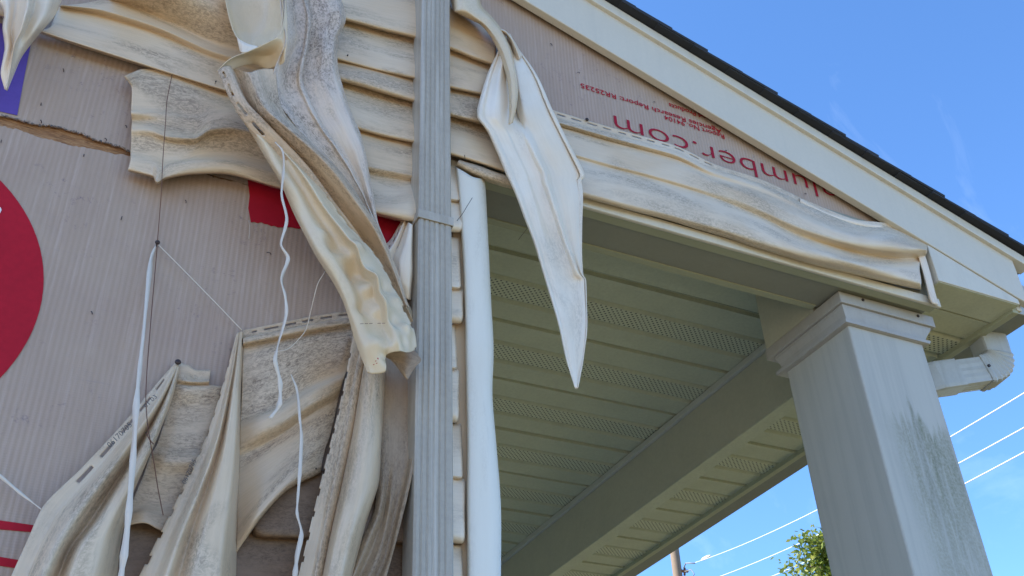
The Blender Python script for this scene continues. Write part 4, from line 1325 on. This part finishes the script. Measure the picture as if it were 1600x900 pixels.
solo([[(597, 545, 0.033), (596, 640, 0.031), (592, 720, 0.031), (586, 790, 0.031), (562, 850, 0.031), (540, 908, 0.031)],
      [(606, 548, 0.037), (605, 640, 0.035), (601, 720, 0.036), (595, 788, 0.045), (573, 850, 0.047), (549, 908, 0.047)],
      [(614, 552, 0.037), (612, 640, 0.037), (608, 720, 0.038), (602, 792, 0.035), (583, 852, 0.035), (559, 908, 0.035)],
      [(624, 556, 0.038), (622, 640, 0.039), (617, 720, 0.041), (607, 800, 0.047), (593, 862, 0.047), (573, 908, 0.047)],
      [(640, 566, 0.039), (641, 640, 0.041), (631, 722, 0.044), (615, 805, 0.043), (601, 868, 0.043), (584, 908, 0.043)],
      [(647, 572, 0.045), (649, 648, 0.047), (637, 728, 0.051), (620, 810, 0.049), (606, 870, 0.048), (591, 908, 0.048)],
      [(651, 574, 0.061), (653, 650, 0.063), (641, 731, 0.067), (623, 812, 0.065), (609, 870, 0.063), (596, 908, 0.063)],
      [(654, 576, 0.065), (657, 654, 0.067), (645, 735, 0.071), (627, 815, 0.069), (612, 872, 0.067), (602, 908, 0.067)]],
     M['vinyl_brown'], 'brown soiled siding strip with a pale rim next to the downspout', nu=110, nv=60, amp=.0016, seed=66, lo=12, hi=60)

# remaining courses at the bottom, seen between the drapes
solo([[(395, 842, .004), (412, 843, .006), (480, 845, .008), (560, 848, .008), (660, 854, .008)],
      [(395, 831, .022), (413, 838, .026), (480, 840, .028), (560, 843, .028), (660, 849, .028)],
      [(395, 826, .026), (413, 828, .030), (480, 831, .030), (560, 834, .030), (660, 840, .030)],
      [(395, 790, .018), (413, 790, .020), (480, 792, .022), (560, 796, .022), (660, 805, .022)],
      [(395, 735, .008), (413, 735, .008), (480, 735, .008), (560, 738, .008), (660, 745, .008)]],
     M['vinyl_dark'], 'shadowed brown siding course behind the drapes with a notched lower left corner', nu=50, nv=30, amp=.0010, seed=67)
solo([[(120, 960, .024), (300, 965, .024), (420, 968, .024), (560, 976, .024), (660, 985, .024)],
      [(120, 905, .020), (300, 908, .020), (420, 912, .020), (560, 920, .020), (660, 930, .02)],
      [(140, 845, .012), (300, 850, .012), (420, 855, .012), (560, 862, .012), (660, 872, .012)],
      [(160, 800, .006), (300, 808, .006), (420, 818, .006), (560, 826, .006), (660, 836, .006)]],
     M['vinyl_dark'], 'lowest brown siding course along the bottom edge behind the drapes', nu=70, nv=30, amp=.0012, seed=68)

# ------------------------------------------------------------------ strings, strips, nails
def line3(pts, n=40):
    P = np.array([list(W(*p)) for p in pts]); t_ = np.arange(len(pts), dtype=float)
    return [Vector(p) for p in pchip(t_, P, np.linspace(0, len(pts) - 1, n))]


b = MB(); b.tube(line3([(269, 116, .030), (262, 150, .048), (258, 200, .058), (253, 280, .060), (249, 340, .030), (246, 378, .012), (240, 450, .04), (231, 560, .09), (228, 610, .10), (233, 680, .10), (240, 720, .085), (248, 770, .075), (255, 805, .074)], 80), .00085, 6)
tag(b.build('wire', M['wire'], smooth=True), 'thin brown wire dangling across the torn scrap and down to the drapes', 'wire')
b = MB(); b.tube(line3([(228, 676, .10), (234, 687, .103), (236, 690, .1), (240, 694, .1)], 10), .0011, 6)
tag(b.build('wire', M['wire'], smooth=True), 'tiny knot of brown wire where it crosses the left drape', 'wire')


def ribbon(pts, widths, twist, mat, label, n=70, cat='strip', name='plastic_strip'):
    C = line3(pts, n)
    ws = np.interp(np.linspace(0, 1, n), np.linspace(0, 1, len(widths)), widths)
    tw = np.interp(np.linspace(0, 1, n), np.linspace(0, 1, len(twist)), twist)
    gr_ = np.random.default_rng(len(label))
    ws = ws * (1 + .35 * np.interp(np.arange(n), np.arange(0, n + 6, 3), gr_.uniform(-1, 1, len(np.arange(0, n + 6, 3)))))
    tw = tw + .5 * np.interp(np.arange(n), np.arange(0, n + 9, 8), gr_.uniform(-1, 1, len(np.arange(0, n + 9, 8))))
    v, f = [], []
    for i in range(n):
        t_ = (C[min(i + 1, n - 1)] - C[max(i - 1, 0)]).normalized()
        a = t_.cross(Vector((0, 1, 0))).normalized(); c_ = t_.cross(a)
        q = a * math.cos(tw[i]) + c_ * math.sin(tw[i])
        v += [C[i] - q * ws[i] / 2, C[i] + q * ws[i] / 2]
    for i in range(n - 1): f.append((2 * i, 2 * i + 1, 2 * i + 3, 2 * i + 2))
    o_ = put(name, mesh(name, v, f, True), mat)
    m_ = o_.modifiers.new('t', 'SOLIDIFY'); m_.thickness = .0008; m_.offset = 0
    return tag(o_, label, cat)


ribbon([(243, 384, .016), (236, 405, .03), (229, 470, .07), (222, 540, .10), (214, 620, .118), (209, 700, .124), (203, 780, .124), (196, 850, .122), (188, 908, .12)],
       [.003, .0075, .007, .0085, .009, .008, .0095, .010], [0.2, .3, 0, .4, .1, 0], M['strip'], 'long straight white plastic strip hanging over the leftmost drape')
b = MB(); b.tube(line3([(248, 383, .012), (285, 420, .016), (330, 466, .018), (378, 516, .016)], 30), .0011, 6)
tag(b.build('string', M['strip'], smooth=True), 'thin white string stretched from the upper nail to the second drape', 'string')
ribbon([(-20, 730, .03), (0, 744, .03), (30, 769, .034), (48, 783, .038), (66, 797, .044)], [.004, .005, .004, .002, .0015], [0, .2, .5], M['strip'], 'short white strip at the left edge tied to the leftmost drape', 30)
ribbon([(430, 222, .162), (442, 238, .170), (443, 265, .172), (440, 300, .174), (448, 345, .175), (439, 380, .175), (450, 405, .175), (440, 435, .172), (446, 465, .17), (447, 492, .168), (434, 540, .16), (430, 560, .158), (438, 600, .15), (437, 630, .146), (422, 654, .14)],
       [.003, .004, .0055, .004, .006, .004, .006, .005, .006, .007, .0045, .006, .007, .009, .006], [0, .6, 1.0, .3, 0, .8, .2, -.4, 0, .7, 1.1, .2, 0, .3, .2], M['strip'], 'curly white ribbon of torn vinyl hanging from the slotted edge of the twisted sheet', 120)
ribbon([(455, 585, .05), (464, 610, .06), (468, 650, .075), (471, 690, .08), (468, 745, .085), (464, 795, .085), (471, 835, .085), (464, 870, .085), (460, 908, .085)],
       [.0015, .004, .0035, .0055, .006, .004, .006, .007, .0075], [0, .4, .1, .5, .2, .9, 0], M['strip'], 'second curly ribbon hanging in front of the broad grimy sheet', 80)
b = MB(); b.tube(line3([(508, 424, .12), (495, 448, .11), (487, 480, .09), (480, 510, .07), (465, 532, .055), (448, 546, .045), (428, 550, .04)], 40), .0009, 6)
tag(b.build('string', M['strip'], smooth=True), 'thin curved pale wisp looping over the slotted top hem', 'string')
b = MB(); b.tube(line3([(389, 344, .006), (390, 360, .006), (389, 373, .005)], 8), .0006, 5)
tag(b.build('string', M['strip'], smooth=True), 'tiny pale thread hanging off the red patch corner', 'string')
b = MB(); b.tube(line3([(714, 345, .05), (722, 335, .055), (730, 322, .065), (738, 309, .07)], 14), .0007, 5)
tag(b.build('twig', M['nail'], smooth=True), 'thin dark twig leaning across the top of the corner post', 'twig')
b = MB(); b.tube(line3([(727, 252, .055), (726.5, 247, .06), (726, 242, .064)], 6), .0008, 5)
tag(b.build('twig', M['nail'], smooth=True), 'short dark nail shank poking up above the curled strip', 'nail')


def nail(px, py, d, r_, label):
    p_ = W(px, py, d)
    b_ = MB()
    n_ = 12
    prof_ = [(0.0, -.0042), (r_ * .7, -.0036), (r_, -.0016), (r_, .0), (r_ * .3, .0004), (r_ * .3, d * .9)]
    vv_ = []
    for rad, dy in prof_:
        for j in range(n_):
            a = 2 * math.pi * j / n_
            vv_.append((p_.x + rad * math.cos(a), p_.y + dy, p_.z + rad * math.sin(a)))
    ff_ = [(i * n_ + j, i * n_ + (j + 1) % n_, (i + 1) * n_ + (j + 1) % n_, (i + 1) * n_ + j) for i in range(len(prof_) - 1) for j in range(n_)]
    b_.add(vv_, ff_)
    return tag(b_.build('nail', M['nail'], smooth=True), label, 'nail')


nail(246, 379, .014, .0048, 'dark nail head in bare wrap holding the brown wire and white string')
nail(278, 566, .022, .0056, 'dark nail head holding the top of the leftmost drape')
nail(917, 187, .016, .0050, 'dark nail head in the slotted hem of the beam panel')
nail(337, 128, .040, .0016, 'small nail near the right end of the long upper panel')
nail(493, 733, .03, .0020, 'small nail at the right tip of the broad grimy sheet')
nail(543, 87, .042, .0017, 'small nail on the topmost wavy course left of the downspout')
nail(832, 346, .082, .0018, 'tiny nail head on the left edge of the spear shaped flap')

for (px, py, an) in ((99, 110, 1.2), (64, 163, 1.4), (64, 190, 1.1), (197, 198, .8), (165, 218, .8), (131, 243, 1.5), (2, 221, 1.5), (290, 315, 1.2), (190, 341, 1.5), (143, 489, 1.0), (331, 276, .3), (784, 118, .9), (861, 70, .8), (904, 114, .1), (1022, 160, .1), (1134, 236, .2), (1258, 303, .3), (420, 396, .2)):
    p_ = W(px, py, .004); L_ = RND.uniform(.005, .009)
    a_ = Vector((math.cos(an), 0, math.sin(an) * (-1 if RND.random() < .6 else 1))) * L_ / 2
    b = MB(); b.tube([p_ - a_, p_ - a_ * .4 + Vector((0, -.002, .001)), p_ + a_ * .5 + Vector((0, -.003, 0)), p_ + a_], .0009, 5)
    tag(b.build('staple', M['nail']), 'small dark staple stuck in the bare house wrap', 'staple', 'staples left in the wrap')

# ------------------------------------------------------------------ beyond the house
pole_top = far(1054, 862, 34)
pole_top.z += .35
pole = tag(empty('utility_pole', (pole_top.x, pole_top.y, 0)), 'weathered wooden utility pole seen below the porch beam', 'utility pole')
b = MB()
b.tube([(pole_top.x, pole_top.y, -.2), (pole_top.x + .02, pole_top.y, 4), (pole_top.x, pole_top.y, pole_top.z - .05), (pole_top.x, pole_top.y, pole_top.z)], [.19, .17, .145, .135], 16)
b.build('shaft', M['pole'], pole, smooth=True)
hw = far(1068, 893, 33.8)
b = MB()
b.tube([hw + Vector((-.15, 0, 0)), hw + Vector((.16, 0, .03))], .05, 8)
b.tube([hw + Vector((.02, 0, -.12)), hw + Vector((.06, 0, .12))], .035, 8)
b.build('bracket', M['wire'], pole, smooth=True)
b = MB()
c0, c1_, c2_ = far(1068, 888, 33.7), far(1076, 880, 33.5), far(1086, 880, 33.3)
b.tube([c0, c0 * .5 + c1_ * .5 + Vector((0, 0, .08)), c1_, c2_], .02, 6)
b.tube([far(1070, 893, 33.6), far(1080, 890, 33.5), far(1085, 897, 33.4), far(1082, 903, 33.4)], .014, 6)
b.build('drop_loop', M['insul'], pole, smooth=True)
for (nm, A, B, da, db, lab) in (('power_line', (1086, 879), (1640, 590), 33.2, 15, 'uppermost of the three pale power lines crossing the sky behind the column'),
                                ('power_line', (1060, 922), (1640, 646), 34, 15, 'middle of the three pale power lines crossing the sky behind the column'),
                                ('power_line', (1060, 952), (1640, 685), 34, 15, 'lowest of the three pale power lines crossing the sky behind the column')):
    a, c_ = far(*A, da), far(*B, db)
    pts = []
    for i in range(41):
        t_ = i / 40
        p_ = a * (1 - t_) + c_ * t_
        p_.z -= .22 * 4 * t_ * (1 - t_)
        pts.append(p_)
    # carry on past the frame
    ext = (c_ - a).normalized() * 14
    pts.append(c_ + ext)
    b = MB(); b.tube(pts, .0085, 6)
    tag(b.build(nm, M['cable'], smooth=True), lab, 'power line', 'power lines')
b = MB(); i0 = far(1096, 875, 33); i1 = far(1110, 868, 32.5)
b.tube([i0, i0 * .7 + i1 * .3, i0 * .3 + i1 * .7, i1], [.02, .05, .05, .02], 8)
b.build('insulator', M['cable'], pole, smooth=True)

# tree
tb = far(1292, 820, 19)
tree = tag(empty('tree', (tb.x, tb.y, 0)), 'sunlit leafy tree whose crown shows left of the column', 'tree')
H = tb.z
b = MB()
b.tube([(tb.x + .25, tb.y, -.1), (tb.x + .2, tb.y, 2), (tb.x + .1, tb.y, H * .6), (tb.x, tb.y, H * .93)], [.2, .15, .09, .015], 10)
g_ = random.Random(5)
tips = []
for i in range(46):
    z_ = H * (.32 + .62 * g_.random()); an = g_.uniform(0, 6.283)
    ln = (H - z_) * .42 + .25
    ln *= g_.uniform(.7, 1.15)
    p0 = Vector((tb.x + .1, tb.y, z_)); p2 = p0 + Vector((math.cos(an) * ln, math.sin(an) * ln, ln * .55))
    p1 = p0 * .5 + p2 * .5 + Vector((0, 0, .08))
    b.tube([p0, p1, p2], [.03, .018, .006], 5, caps=False)
    for t_ in np.linspace(.35, 1.1, 6):
        tips.append((p0 * (1 - t_) + p2 * t_, .16 + .14 * ln))
for i in range(14):
    tips.append((Vector((tb.x + g_.uniform(-.12, .12), tb.y + g_.uniform(-.12, .12), H - g_.uniform(0, 1.0))), .2))
b.build('trunk', M['pole'], tree, smooth=True)
lv, lf = [], []
for c_, rad in tips:
    for q in range(46):
        d_ = Vector((g_.gauss(0, 1), g_.gauss(0, 1), g_.gauss(0, .8))) * rad * .6
        p_ = c_ + d_
        s_ = g_.uniform(.035, .065)
        a = Vector((g_.gauss(0, 1), g_.gauss(0, 1), g_.gauss(0, .6))).normalized()
        t2 = a.cross(Vector((g_.gauss(0, 1), g_.gauss(0, 1), g_.gauss(0, 1)))).normalized()
        k = len(lv)
        lv += [p_ - a * s_, p_ + t2 * s_ * .55, p_ + a * s_, p_ - t2 * s_ * .55]
        lf.append((k, k + 1, k + 2, k + 3))
put('crown', mesh('crown', lv, lf), M['leaf'], tree)
